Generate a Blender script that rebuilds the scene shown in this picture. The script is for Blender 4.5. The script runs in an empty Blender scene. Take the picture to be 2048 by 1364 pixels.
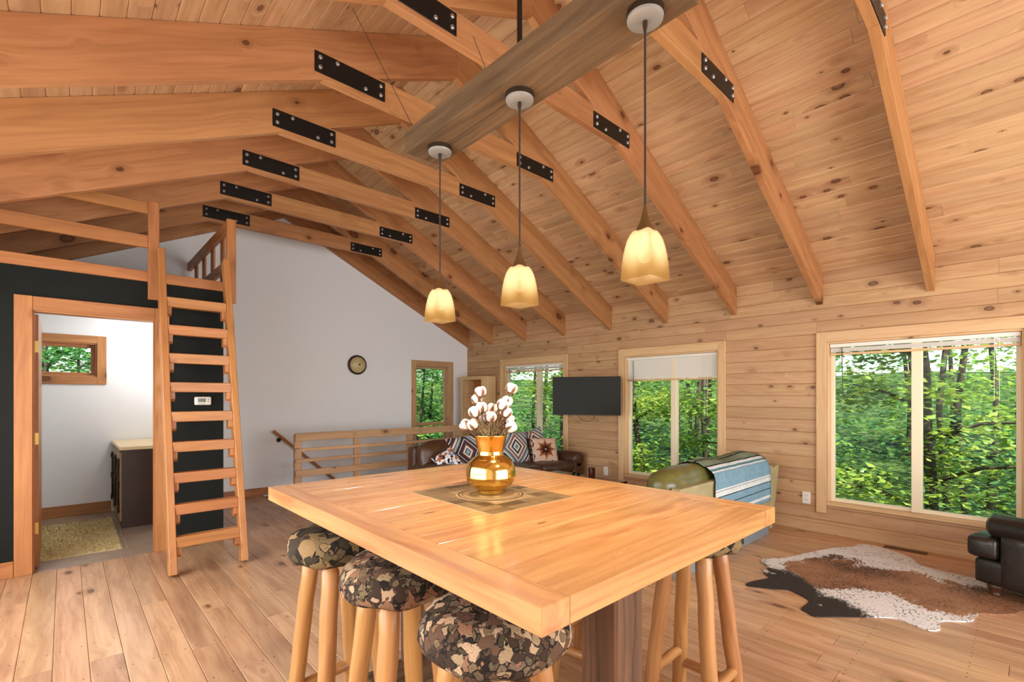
import bpy, bmesh, math, random
from mathutils import Vector, Matrix
random.seed(7)
scene = bpy.context.scene
C = scene.collection

# ------------------------------------------------------------------ camera
HC = 1.35
cam_d = bpy.data.cameras.new('camera'); cam = bpy.data.objects.new('camera', cam_d); C.objects.link(cam)
cam.location = (0, 0, HC); cam.rotation_euler = (math.pi/2, 0, -0.7493)
cam_d.sensor_width = 36; cam_d.lens = 961.85/2048*36
cam_d.shift_y = 111.0/2048; cam_d.clip_start = 0.02; cam_d.clip_end = 300
scene.camera = cam

# ------------------------------------------------------------------ world, sun, added fill lights, exposure
scene.view_settings.view_transform = 'Standard'
scene.view_settings.look = 'None'
scene.view_settings.gamma = 1
scene.view_settings.use_curve_mapping = False
scene.view_settings.exposure = 0.36
scene.cycles.max_bounces = 8; scene.cycles.diffuse_bounces = 5; scene.cycles.glossy_bounces = 4; scene.cycles.adaptive_threshold = 0.015
world = bpy.data.worlds.new('world'); scene.world = world; world.use_nodes = True
wn = world.node_tree; wn.nodes.clear()
wo = wn.nodes.new('ShaderNodeOutputWorld'); wb = wn.nodes.new('ShaderNodeBackground')
sk = wn.nodes.new('ShaderNodeTexSky'); sk.sky_type = 'NISHITA'; sk.sun_disc = False
sk.sun_elevation = math.radians(52); sk.sun_rotation = math.radians(230); sk.dust_density = 2.0
wn.links.new(sk.outputs[0], wb.inputs[0]); wb.inputs[1].default_value = 0.30
wn.links.new(wb.outputs[0], wo.inputs[0])

def light(name, kind, loc, rot, power, color, **kw):
    d = bpy.data.lights.new(name, kind); d.energy = power; d.color = color
    for k, v in kw.items(): setattr(d, k, v)
    o = bpy.data.objects.new(name, d); C.objects.link(o); o.location = loc; o.rotation_euler = rot
    return o
# sun high over the roof, behind the viewer's left shoulder, lighting the woods beyond the windows
sd = Vector((0.22, 0.48, -0.85))
sun = light('sun', 'SUN', (-20, -15, 40), sd.to_track_quat('-Z', 'Y').to_euler(), 8.5, (1.0, 0.95, 0.85), angle=0.01)
# added fill panels, set in invented openings of the unseen back and left walls
FILL = (0.96, 0.98, 1.0)
light('fill_back', 'AREA', (2.6, -2.52, 1.25), (math.radians(90), 0, 0), 185, FILL, shape='RECTANGLE', size=4.6, size_y=2.1)
light('fill_left', 'AREA', (-0.93, 2.5, 1.25), (0, math.radians(-90), 0), 105, FILL, shape='RECTANGLE', size=1.9, size_y=4.3)

# ------------------------------------------------------------------ helpers
def lin(r, g, b):
    f = lambda c: ((c/255+0.055)/1.055)**2.4 if c/255 > 0.04045 else c/255/12.92
    return (f(r), f(g), f(b), 1.0)
WM = {}
def W(o): return WM.get(o.name, Matrix.Identity(4))
def put(o, M, parent=None):
    C.objects.link(o)
    if parent is not None:
        o.parent = parent; o.matrix_basis = W(parent).inverted() @ M
    else:
        o.matrix_basis = M
    WM[o.name] = M
    return o
def props(o, label=None, cat=None, group=None, kind=None):
    if label: o['label'] = label
    if cat: o['category'] = cat
    if group: o['group'] = group
    if kind: o['kind'] = kind
    return o
def thing(name, loc, label, cat, group=None, kind=None, rz=0):
    o = bpy.data.objects.new(name, None); o.empty_display_size = 0.1
    put(o, Matrix.Translation(loc) @ Matrix.Rotation(rz, 4, 'Z'))
    return props(o, label, cat, group, kind)

class MB:
    def __init__(s): s.v = []; s.f = []; s.uv = None
    def add(s, vs, fs, M=None):
        n = len(s.v)
        s.v += [(M @ Vector(v)) if M else Vector(v) for v in vs]
        s.f += [tuple(i+n for i in f) for f in fs]
        return s
    def box(s, x0, x1, y0, y1, z0, z1, M=None):
        vs = [(x0,y0,z0),(x1,y0,z0),(x1,y1,z0),(x0,y1,z0),(x0,y0,z1),(x1,y0,z1),(x1,y1,z1),(x0,y1,z1)]
        return s.add(vs, [(3,2,1,0),(4,5,6,7),(0,1,5,4),(1,2,6,5),(2,3,7,6),(3,0,4,7)], M)
    def prism(s, pts, axis, a0, a1, M=None):
        # polygon pts in the two other axes, extruded along axis
        n = len(pts)
        def mk(p, a):
            return {'x': (a, p[0], p[1]), 'y': (p[0], a, p[1]), 'z': (p[0], p[1], a)}[axis]
        vs = [mk(p, a0) for p in pts]+[mk(p, a1) for p in pts]
        fs = [tuple(range(n)), tuple(range(2*n-1, n-1, -1))]+[(i, i+n, (i+1) % n+n, (i+1) % n) for i in range(n)]
        return s.add(vs, fs, M)
    def tube(s, pts, r, n=8, caps=True):
        pts = [Vector(p) for p in pts]; m = len(pts)
        rs = r if isinstance(r, (list, tuple)) else [r]*m
        vs = []; prev = None
        for i, p in enumerate(pts):
            t = (pts[min(i+1, m-1)]-pts[max(i-1, 0)]).normalized()
            if prev is None:
                a = Vector((0, 0, 1)) if abs(t.z) < 0.9 else Vector((1, 0, 0))
                u = t.cross(a).normalized()
            else:
                u = (prev-t*prev.dot(t)).normalized()
            w = t.cross(u); prev = u
            for k in range(n):
                q = 2*math.pi*k/n
                vs.append(p+u*math.cos(q)*rs[i]+w*math.sin(q)*rs[i])
        fs = []
        for i in range(m-1):
            for k in range(n):
                k2 = (k+1) % n
                fs.append((i*n+k, i*n+k2, (i+1)*n+k2, (i+1)*n+k))
        if caps:
            fs.append(tuple(range(n-1, -1, -1))); fs.append(tuple((m-1)*n+k for k in range(n)))
        return s.add(vs, fs)
    def lathe(s, prof, n=24, M=None, cap0=True, cap1=True):
        vs = []; fs = []; m = len(prof)
        for r, z in prof:
            for k in range(n):
                q = 2*math.pi*k/n; vs.append((r*math.cos(q), r*math.sin(q), z))
        for i in range(m-1):
            for k in range(n):
                k2 = (k+1) % n; fs.append((i*n+k, i*n+k2, (i+1)*n+k2, (i+1)*n+k))
        if cap0: fs.append(tuple(range(n-1, -1, -1)))
        if cap1: fs.append(tuple((m-1)*n+k for k in range(n)))
        return s.add(vs, fs, M)
    def soft(s, c, size, r=0.05, puff=0.0, n=7, M=None, wob=0.0, seed=0):
        # rounded, puffed cushion block
        rnd = random.Random(seed); hx, hy, hz = [q/2 for q in size]; r = min(r, hx, hy, hz)
        bm = bmesh.new(); bmesh.ops.create_cube(bm, size=2.0)
        bmesh.ops.subdivide_edges(bm, edges=bm.edges[:], cuts=n, use_grid_fill=True)
        ph = [rnd.uniform(0, 6.28) for _ in range(6)]
        vs = []
        for v in bm.verts:
            u = v.co
            # concentrate samples toward the edges
            g = Vector([math.copysign(1-(1-abs(t))**1.6, t) for t in u])
            p = Vector((g.x*hx, g.y*hy, g.z*hz))
            q = Vector((max(-hx+r, min(hx-r, p.x)), max(-hy+r, min(hy-r, p.y)), max(-hz+r, min(hz-r, p.z))))
            d = p-q
            if d.length > 1e-6: p = q+d.normalized()*r
            bx, by, bz = 1-g.x**2, 1-g.y**2, 1-g.z**2
            ax = max(abs(g.x), abs(g.y), abs(g.z))
            if puff:
                if abs(g.z) == ax: p.z += math.copysign(puff*bx*by, g.z)
                if abs(g.y) == ax: p.y += math.copysign(puff*0.6*bx*bz, g.y)
                if abs(g.x) == ax: p.x += math.copysign(puff*0.6*by*bz, g.x)
            if wob:
                p += Vector((math.sin(p.y*23+ph[0]), math.sin(p.x*19+ph[1]), math.sin(p.x*21+p.y*17+ph[2])))*wob
            vs.append(p+Vector(c))
        bm.verts.index_update()
        fs = [tuple(w.index for w in f.verts) for f in bm.faces]
        bm.free()
        return s.add(vs, fs, M)

def build(name, mb, mat, parent=None, xdir=None, zdir=None, smooth=False, bevel=0.0, seg=1, origin=None, noflip=False):
    vs = mb.v
    lo = Vector([min(v[i] for v in vs) for i in range(3)]); hi = Vector([max(v[i] for v in vs) for i in range(3)])
    c = Vector(origin) if origin is not None else (lo+hi)/2
    R = Matrix.Identity(3)
    if xdir is not None:
        x = Vector(xdir).normalized()
        z = Vector(zdir) if zdir is not None else (Vector((0, 0, 1)) if abs(x.z) < 0.95 else Vector((0, 1, 0)))
        y = z.cross(x).normalized(); z = x.cross(y)
        R = Matrix((x, y, z)).transposed()
    Rt = R.transposed()
    me = bpy.data.meshes.new(name)
    me.from_pydata([tuple(Rt @ (v-c)) for v in vs], [], mb.f)
    bm = bmesh.new(); bm.from_mesh(me)
    if not noflip: bmesh.ops.recalc_face_normals(bm, faces=bm.faces[:])
    if bevel:
        es = [e for e in bm.edges if len(e.link_faces) == 2 and e.calc_face_angle(0) > 0.5]
        bmesh.ops.bevel(bm, geom=es, offset=bevel, segments=seg, profile=0.5, affect='EDGES', clamp_overlap=True)
    bm.to_mesh(me); bm.free()
    if smooth:
        for p in me.polygons: p.use_smooth = True
        if smooth != 'all':
            try: me.set_sharp_from_angle(angle=math.radians(40))
            except Exception: pass
    me.materials.append(mat)
    o = bpy.data.objects.new(name, me)
    M = R.to_4x4(); M.translation = c
    return put(o, M, parent)
def bar(name, p0, p1, w, t, mat, parent=None, up=(0, 0, 1), bevel=0.003):
    # straight timber from p0 to p1 (centre line); w across, t along 'up'
    p0, p1 = Vector(p0), Vector(p1); x = (p1-p0).normalized(); up = Vector(up)
    y = up.cross(x).normalized(); z = x.cross(y); L = (p1-p0).length
    mb = MB().box(-L/2, L/2, -w/2, w/2, -t/2, t/2)
    R = Matrix((x, y, z)).transposed().to_4x4(); R.translation = (p0+p1)/2
    mb.v = [R @ v for v in mb.v]
    return build(name, mb, mat, parent, xdir=x, zdir=z, bevel=bevel)
board_cache = {}
def board(name, L, Wd, T, ch, mat, parent, M):
    key = (round(L, 3), round(Wd, 3), round(T, 3), mat.name)
    me = board_cache.get(key)
    if me is None:
        a, b = L/2, Wd/2
        prof = [(-b, -T), (b, -T), (b, -ch), (b-ch, 0), (-b+ch, 0), (-b, -ch)]
        vs = [(-a, y, z) for y, z in prof]+[(a, y, z) for y, z in prof]
        fs = [(5, 4, 3, 2, 1, 0), (6, 7, 8, 9, 10, 11)]+[(i, (i+1) % 6, (i+1) % 6+6, i+6) for i in range(6)]
        me = bpy.data.meshes.new(name); me.from_pydata(vs, [], fs)
        bm = bmesh.new(); bm.from_mesh(me); bmesh.ops.recalc_face_normals(bm, faces=bm.faces[:]); bm.to_mesh(me); bm.free()
        me.materials.append(mat); board_cache[key] = me
    return put(bpy.data.objects.new(name, me), M, parent)
def copy_tree(o, parent=None):
    c = o.copy(); C.objects.link(c); c.parent = parent
    for ch in list(o.children): copy_tree(ch, c)
    return c

# ------------------------------------------------------------------ materials
class NT:
    def __init__(s, name):
        s.m = bpy.data.materials.new(name); s.m.use_nodes = True; s.t = s.m.node_tree; s.t.nodes.clear()
        s.out = s.n('ShaderNodeOutputMaterial')
    def n(s, typ, **kw):
        nd = s.t.nodes.new(typ)
        for k, v in kw.items(): setattr(nd, k, v)
        return nd
    def l(s, a, b): s.t.links.new(a, b)
    def val(s, sock, v):
        if hasattr(v, 'is_output'): s.l(v, sock)
        else: sock.default_value = v
    def math(s, op, a, b=0.0, c=None):
        nd = s.n('ShaderNodeMath', operation=op); s.val(nd.inputs[0], a); s.val(nd.inputs[1], b)
        if c is not None: s.val(nd.inputs[2], c)
        return nd.outputs[0]
    def vmath(s, op, a, b):
        nd = s.n('ShaderNodeVectorMath', operation=op); s.val(nd.inputs[0], a); s.val(nd.inputs[1], b)
        return nd.outputs[0]
    def mix(s, f, a, b, mode='MIX'):
        nd = s.n('ShaderNodeMix', data_type='RGBA', blend_type=mode); s.val(nd.inputs[0], f); s.val(nd.inputs[6], a); s.val(nd.inputs[7], b)
        return nd.outputs[2]
    def noise(s, vec, scale=5, detail=4, rough=0.55, dist=0.0):
        nd = s.n('ShaderNodeTexNoise'); s.l(vec, nd.inputs['Vector']); nd.inputs['Scale'].default_value = scale
        nd.inputs['Detail'].default_value = detail; nd.inputs['Roughness'].default_value = rough; nd.inputs['Distortion'].default_value = dist
        return nd.outputs[0]
    def ss(s, x, a, b):   # smoothstep
        nd = s.n('ShaderNodeMapRange', interpolation_type='SMOOTHSTEP'); s.val(nd.inputs[0], x); s.val(nd.inputs[1], a); s.val(nd.inputs[2], b)
        nd.inputs[3].default_value = 0; nd.inputs[4].default_value = 1
        return nd.outputs[0]
    def ramp(s, f, stops, interp='LINEAR'):
        nd = s.n('ShaderNodeValToRGB'); r = nd.color_ramp; r.interpolation = interp
        while len(r.elements) < len(stops): r.elements.new(0.5)
        for e, (p, c) in zip(r.elements, stops): e.position = p; e.color = c
        s.val(nd.inputs[0], f); return nd.outputs[0]
    def objcoord(s, rand=True):
        tc = s.n('ShaderNodeTexCoord').outputs['Object']
        if not rand: return tc
        r = s.n('ShaderNodeObjectInfo').outputs['Random']
        cv = s.n('ShaderNodeCombineXYZ'); s.l(s.math('MULTIPLY', r, 37.0), cv.inputs[0]); s.l(s.math('MULTIPLY', r, 71.3), cv.inputs[1]); s.l(s.math('MULTIPLY', r, 53.9), cv.inputs[2])
        return s.vmath('ADD', tc, cv.outputs[0])
    def principled(s, col, rough=0.5, metal=0.0, spec=0.5, bump=None, bstr=0.2, bdist=0.01, coat=0.0, **kw):
        b = s.n('ShaderNodeBsdfPrincipled'); s.val(b.inputs['Base Color'], col); s.val(b.inputs['Roughness'], rough)
        b.inputs['Metallic'].default_value = metal; b.inputs['Specular IOR Level'].default_value = spec
        b.inputs['Coat Weight'].default_value = coat; b.inputs['Coat Roughness'].default_value = 0.12
        for k, v in kw.items(): s.val(b.inputs[k], v)
        if bump is not None:
            bn = s.n('ShaderNodeBump'); bn.inputs['Strength'].default_value = bstr; bn.inputs['Distance'].default_value = bdist
            s.l(bump, bn.inputs['Height']); s.l(bn.outputs[0], b.inputs['Normal'])
        s.l(b.outputs[0], s.out.inputs[0]); return b

def plain(name, col, rough=0.5, metal=0.0, spec=0.5, coat=0.0, noise=0.0, nscale=30, bump=0.0):
    t = NT(name); c = lin(*col)
    src = c; bm_ = None
    if noise or bump:
        nz = t.noise(t.objcoord(), nscale, 5)
        if noise:
            d = tuple(x*(1-noise) for x in c[:3])+(1,); e = tuple(min(1, x*(1+noise)) for x in c[:3])+(1,)
            src = t.ramp(nz, [(0.3, d), (0.7, e)])
        bm_ = nz if bump else None
    t.principled(src, rough, metal, spec, bm_, bump, coat=coat); return t.m

def wood(name, light_c, dark_c, knot_c=(92, 52, 26), knots=(2.0, 6.0), kprob=0.5, ksize=0.17, rough=0.55, coat=0.0, ring=0.5, tint=0.14, spec=0.35, nails=False, stain=None, bump=0.12, hue=0.009, kz=0.07):
    t = NT(name); P = t.objcoord()
    rnd = t.n('ShaderNodeObjectInfo').outputs['Random']
    # slow waviness of the grain
    wob = t.noise(t.vmath('MULTIPLY', P, (1.3, 3.0, 3.0)), 1.0, 2)
    # knots: sparse stretched cells
    kv = t.n('ShaderNodeTexVoronoi'); t.l(t.vmath('MULTIPLY', P, (knots[0], knots[1], knots[1]*kz)), kv.inputs['Vector']); kv.inputs['Scale'].default_value = 1.0
    sep = t.n('ShaderNodeSeparateColor'); t.l(kv.outputs['Color'], sep.inputs[0])
    kd = t.math('ADD', kv.outputs['Distance'], t.math('MULTIPLY', t.math('SUBTRACT', t.noise(P, 40, 2), 0.5), 0.05))
    pres = t.math('LESS_THAN', sep.outputs[0], kprob)
    rad = t.math('MULTIPLY', t.math('POWER', sep.outputs[1], 1.6), ksize)
    rad = t.math('ADD', rad, ksize*0.25)
    rel = t.math('DIVIDE', kd, rad)
    knot = t.math('MULTIPLY', t.ss(rel, 1.0, 0.72), pres)
    halo = t.math('MULTIPLY', t.ss(rel, 3.2, 0.6), pres)
    # grain lines, bent around the knots
    cv = t.n('ShaderNodeCombineXYZ'); off = t.math('ADD', t.math('MULTIPLY', wob, 0.10), t.math('MULTIPLY', halo, 0.05))
    t.l(off, cv.inputs[1]); t.l(off, cv.inputs[2])
    Q = t.vmath('ADD', P, cv.outputs[0])
    g1 = t.noise(t.vmath('MULTIPLY', Q, (0.9, 16.0, 16.0)), 1.0, 5, 0.6)
    g2 = t.noise(t.vmath('MULTIPLY', Q, (3.0, 130.0, 130.0)), 1.0, 3, 0.6)
    big = t.noise(t.vmath('MULTIPLY', Q, (0.35, 4.2, 4.2)), 1.0, 1)
    rings = t.math('POWER', t.math('ADD', t.math('MULTIPLY', t.math('SINE', t.math('MULTIPLY', big, 95.0)), 0.5), 0.5), 2.5)
    f = t.math('ADD', t.math('MULTIPLY', t.ss(g1, 0.3, 0.72), 0.62), t.math('MULTIPLY', g2, 0.34))
    f = t.math('ADD', f, t.math('MULTIPLY', rings, 0.34*ring))
    f = t.math('SUBTRACT', f, 0.12)
    col = t.mix(f, lin(*light_c), lin(*dark_c))
    if stain:
        st = t.ss(t.noise(t.vmath('MULTIPLY', P, (1.0, 7.0, 7.0)), 1.0, 3), 0.55, 0.75)
        col = t.mix(t.math('MULTIPLY', st, 0.55), col, lin(*stain))
    hc = tuple((a*2+b)/3 for a, b in zip(dark_c, knot_c))
    col = t.mix(t.math('MULTIPLY', t.math('MULTIPLY', halo, halo), 0.55), col, lin(*hc))
    kc = t.mix(t.ss(rel, 0.35, 0.85), lin(*[(a+b)/2 for a, b in zip(knot_c, dark_c)]), lin(*knot_c))
    col = t.mix(t.math('MULTIPLY', knot, 0.92), col, kc)
    hs = t.n('ShaderNodeHueSaturation'); t.l(col, hs.inputs['Color'])
    t.l(t.math('ADD', t.math('MULTIPLY', rnd, tint), 1.0-tint*0.55), hs.inputs['Value'])
    t.l(t.math('ADD', t.math('MULTIPLY', t.math('FRACT', t.math('MULTIPLY', rnd, 7.31)), hue), 0.5-hue*0.5), hs.inputs['Hue'])
    col = hs.outputs[0]
    if nails:
        tc = t.n('ShaderNodeTexCoord').outputs['Object']; so = t.n('ShaderNodeSeparateXYZ'); t.l(tc, so.inputs[0])
        ps = t.n('ShaderNodeSeparateXYZ'); t.l(t.n('ShaderNodeNewGeometry').outputs['Position'], ps.inputs[0])
        dy = t.math('MULTIPLY', t.math('SUBTRACT', t.math('FRACT', t.math('MULTIPLY', ps.outputs[1], 1/0.41)), 0.5), 0.41)
        dx = t.math('SUBTRACT', t.math('ABSOLUTE', so.outputs[1]), 0.042)
        dd = t.math('SQRT', t.math('ADD', t.math('MULTIPLY', dx, dx), t.math('MULTIPLY', dy, dy)))
        col = t.mix(t.math('LESS_THAN', dd, 0.0042), col, lin(52, 34, 22))
    t.principled(col, t.math('ADD', t.math('MULTIPLY', g1, 0.2), rough-0.1), spec=spec, bump=f, bstr=bump, bdist=0.004, coat=coat)
    return t.m

M = {}
M['ceil'] = wood('pine_ceiling', (204, 166, 126), (170, 126, 88), (84, 48, 28), knots=(5.2, 9.0), kprob=0.62, ksize=0.21, rough=0.5, tint=0.18)
M['wall'] = wood('pine_wall', (200, 162, 122), (172, 130, 92), (80, 50, 30), knots=(5.0, 9.0), kprob=0.60, ksize=0.18, rough=0.5, tint=0.16)
M['raft'] = wood('pine_rafter', (192, 136, 88), (154, 100, 60), (78, 42, 22), knots=(2.8, 4.4), kprob=0.85, ksize=0.19, rough=0.5, tint=0.12)
M['floor'] = wood('pine_floor', (200, 158, 120), (154, 108, 74), (72, 42, 24), knots=(3.6, 8.0), kprob=0.38, ksize=0.16, rough=0.36, tint=0.24, spec=0.45, nails=True, stain=(138, 98, 70), coat=0.15)
M['trim'] = wood('pine_trim', (188, 126, 74), (150, 92, 50), (78, 40, 20), knots=(3.2, 7.0), kprob=0.35, ksize=0.14, rough=0.45, coat=0.1)
M['pale'] = wood('pine_casing', (226, 192, 146), (200, 158, 110), (104, 66, 38), knots=(3.2, 9.0), kprob=0.3, ksize=0.12, rough=0.5, tint=0.08)
M['table'] = wood('pine_table', (204, 152, 94), (160, 102, 54), (104, 56, 26), knots=(2.6, 9.0), kprob=0.25, ksize=0.18, rough=0.28, coat=0.4, tint=0.26, ring=0.8)
M['log'] = wood('pine_log', (192, 136, 78), (134, 82, 42), (84, 46, 24), knots=(3.0, 7.0), kprob=0.4, ksize=0.11, rough=0.4, coat=0.25, tint=0.15, kz=1.0)
M['old'] = wood('weathered_timber', (112, 84, 56), (54, 39, 25), (44, 32, 22), knots=(1.5, 5.0), kprob=0.2, ksize=0.12, rough=0.85, tint=0.05, ring=0.5, bump=0.7, stain=(58, 44, 30))
M['oldpost'] = wood('rough_post', (120, 84, 56), (62, 40, 24), (36, 24, 16), knots=(1.5, 5.0), kprob=0.2, rough=0.75, tint=0.1, ring=1.0, bump=0.5)
M['white'] = plain('white_plaster', (238, 240, 243), 0.75, noise=0.015, nscale=60, bump=0.12)
M['dark'] = plain('charcoal_paint', (27, 28, 25), 0.7, spec=0.15, noise=0.05, nscale=6)
M['black'] = plain('black_steel', (30, 24, 20), 0.45, 0.4)
M['bolt'] = plain('zinc_bolt', (205, 205, 208), 0.3, 0.9)
M['backing'] = plain('backing_board', (120, 84, 52), 0.9)
M['vinyl'] = plain('cream_window_frame', (236, 222, 190), 0.4)
M['blind'] = plain('white_blind', (236, 232, 222), 0.5)
M['brass'] = plain('brass', (226, 190, 104), 0.12, 1.0)
M['hinge'] = plain('hinge_brass', (196, 158, 78), 0.35, 0.9)
M['plastic'] = plain('white_plastic', (232, 228, 218), 0.4)
M['bronze'] = plain('antique_bronze', (112, 84, 50), 0.4, 0.7)
M['darkbronze'] = plain('dark_bronze', (62, 48, 36), 0.45, 0.6)
def glass_mat():
    t = NT('window_glass'); tr = t.n('ShaderNodeBsdfTransparent'); gl = t.n('ShaderNodeBsdfGlossy'); gl.inputs['Roughness'].default_value = 0.02
    fr = t.n('ShaderNodeFresnel'); fr.inputs[0].default_value = 1.12
    tr.inputs[0].default_value = (0.95, 0.98, 0.96, 1)
    mx = t.n('ShaderNodeMixShader'); t.l(fr.outputs[0], mx.inputs[0]); t.l(tr.outputs[0], mx.inputs[1]); t.l(gl.outputs[0], mx.inputs[2])
    t.l(mx.outputs[0], t.out.inputs[0]); return t.m
M['glass'] = glass_mat()

# ------------------------------------------------------------------ room dimensions
XP, XL, YW, YB = 5.505, -0.99, 7.146, -2.60
XR, ZRB, DEP = 2.258, 3.857, 0.317         # ridge: x, rafter underside, vertical rafter depth
SR, SL = 0.4915, 0.4605
def zb(x): return ZRB-SR*(x-XR) if x > XR else ZRB-SL*(XR-x)
def zc(x): return zb(x)+DEP
# ------------------------------------------------------------------ structure: floor
def struct(name, mb, mat, label=None, **kw):
    o = build(name, mb, mat, **kw); props(o, label, None, None, 'structure'); return o
def split_run(a, b, lo, hi, rnd, first=None):
    cuts = [a]; p = a+(first if first is not None else rnd.uniform(lo*0.4, hi))
    while p < b-lo*0.45: cuts.append(p); p += rnd.uniform(lo, hi)
    cuts.append(b); return list(zip(cuts[:-1], cuts[1:]))
SW = (2.09, 4.62, 6.12)    # stairwell x0, x1, y0
fl = MB().box(XL, XP, YB, 5.17, -0.14, -0.022).box(1.0, SW[0], 5.17, YW, -0.14, -0.022).box(SW[0], SW[1], 5.17, SW[2], -0.14, -0.022).box(SW[1], XP, 5.17, YW, -0.14, -0.022)
floor = struct('floor', fl, M['backing'], 'wide knotty pine plank floor with dark nail dots')
rnd = random.Random(3); fw = 0.1353
for i in range(48):
    x0 = XL+i*fw; xc = x0+fw/2
    ye = 5.17 if x0 < 1.06 else (SW[2] if SW[0]-0.05 < xc < SW[1]+0.05 else YW)
    for a, b in split_run(YB, ye, 1.5, 3.4, rnd):
        M4 = Matrix(((0, 1, 0), (-1, 0, 0), (0, 0, 1))).transposed().to_4x4(); M4.translation = (xc, (a+b)/2, 0)
        board('plank', b-a-0.002, fw-0.0012, 0.02, 0.003, M['floor'], floor, M4)

# ------------------------------------------------------------------ structure: window wall of horizontal pine boards
WIN = [dict(n=1, y=(4.77, 6.12), mull=5.345), dict(n=2, y=(2.43, 3.70), mull=3.012), dict(n=3, y=(0.02, 1.36), mull=0.68)]
Z0, Z1 = 0.30, 1.885
wr = MB(); ys = [YB]
for w in reversed(WIN): ys += [w['y'][0], w['y'][1]]
ys.append(YW+0.1)
for i in range(0, len(ys), 2): wr.box(XP+0.018, XP+0.15, ys[i], ys[i+1], -0.14, 2.7)
for w in WIN:
    wr.box(XP+0.018, XP+0.15, w['y'][0], w['y'][1], -0.14, Z0); wr.box(XP+0.018, XP+0.15, w['y'][0], w['y'][1], Z1, 2.7)
wall_r = struct('wall_right', wr, M['backing'], 'horizontal knotty pine board wall with three large windows')
rnd = random.Random(11); ph = 0.1235
R_wall = Matrix(((0, 1, 0), (0, 0, 1), (1, 0, 0)))    # helper rows replaced below
def wall_board(y0, y1, z0, z1):
    x = Vector((0, 1, 0)); z = Vector((-1, 0, 0)); y = z.cross(x)
    M4 = Matrix((x, y, z)).transposed().to_4x4(); M4.translation = (XP, (y0+y1)/2, (z0+z1)/2)
    board('plank', y1-y0-0.0012, z1-z0-0.001, 0.016, 0.0055, M['wall'], wall_r, M4)
zz = 0.0
while zz < 2.575:
    z1 = min(zz+ph, 2.585)
    spans = [(YB, YW)]
    for w in WIN:
        if z1 > 0.21+1e-3 and zz < 1.985-1e-3:
            lo, hi = w['y'][0]-0.085, w['y'][1]+0.085
            if z1 <= Z0+0.02: continue
            if zz < Z0-0.022 < z1: wall_board(w['y'][0], w['y'][1], zz, Z0-0.021)
            if zz < 1.985 < z1-0.01:      # board notched over the head casing
                wall_board(lo, hi, 1.986, z1)
            ns = []
            for a, b in spans:
                if hi <= a or lo >= b: ns.append((a, b)); continue
                if a < lo: ns.append((a, lo))
                if hi < b: ns.append((hi, b))
            spans = ns
    for a, b in spans:
        for c, d in split_run(a, b, 1.3, 2.6, rnd): wall_board(c, d, zz, z1)
    zz += ph
bb = MB().box(XP-0.022, XP, YB, YW, 0.0, 0.095); bb.box(XP-0.016, XP, YB, YW, 0.095, 0.115)
props(build('baseboard_right', bb, M['wall'], xdir=(0, 1, 0), bevel=0.003), 'plain pine baseboard under the windows', None, None, 'structure')

def pine_window(w):
    n = w['n']; a, b = w['y']; mu = w['mull']
    t = thing('window_%d' % n, (XP, (a+b)/2, Z0), 'double-light window with pale pine casing', None, None, 'structure')
    cz0 = 0.20
    for s in (0, 1):
        y = a-0.043 if s == 0 else b+0.043
        bar('casing', (XP-0.011, y, cz0), (XP-0.011, y, 1.985), 0.086, 0.022, M['pale'], t, up=(-1, 0, 0))
    bar('casing', (XP-0.010, a, 1.935), (XP-0.010, b, 1.935), 0.10, 0.020, M['pale'], t, up=(-1, 0, 0))
    bar('sill', (XP+0.03, a-0.0, Z0-0.005), (XP+0.03, b, Z0-0.005), 0.10, 0.03, M['pale'], t)
    # jamb linings
    for y in (a+0.009, b-0.009):
        bar('jamb', (XP+0.045, y, Z0+0.012), (XP+0.045, y, Z1), 0.018, 0.09, M['pale'], t, up=(1, 0, 0), bevel=0.001)
    bar('jamb', (XP+0.045, a+0.018, Z1-0.009), (XP+0.045, b-0.018, Z1-0.009), 0.09, 0.018, M['pale'], t, bevel=0.001)
    xf = XP+0.095
    fr = MB()
    for y0, y1 in ((a+0.018, a+0.05), (b-0.05, b-0.018)): fr.box(xf-0.025, xf+0.025, y0, y1, Z0+0.012, Z1-0.018)
    fr.box(xf-0.025, xf+0.025, a+0.05, b-0.05, Z0+0.012, Z0+0.045); fr.box(xf-0.025, xf+0.025, a+0.05, b-0.05, Z1-0.05, Z1-0.018)
    build('frame', fr, M['vinyl'], t, bevel=0.002)
    bar('mullion', (xf-0.02, mu, Z0+0.014), (xf-0.02, mu, Z1-0.02), 0.075, 0.07, M['vinyl'], t, up=(1, 0, 0))
    for y0, y1 in ((a+0.05, mu-0.037), (mu+0.037, b-0.05)):
        build('pane', MB().box(xf+0.003, xf+0.007, y0, y1, Z0+0.045, Z1-0.05), M['glass'], t)
    return t
for w in WIN: pine_window(w)

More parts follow.
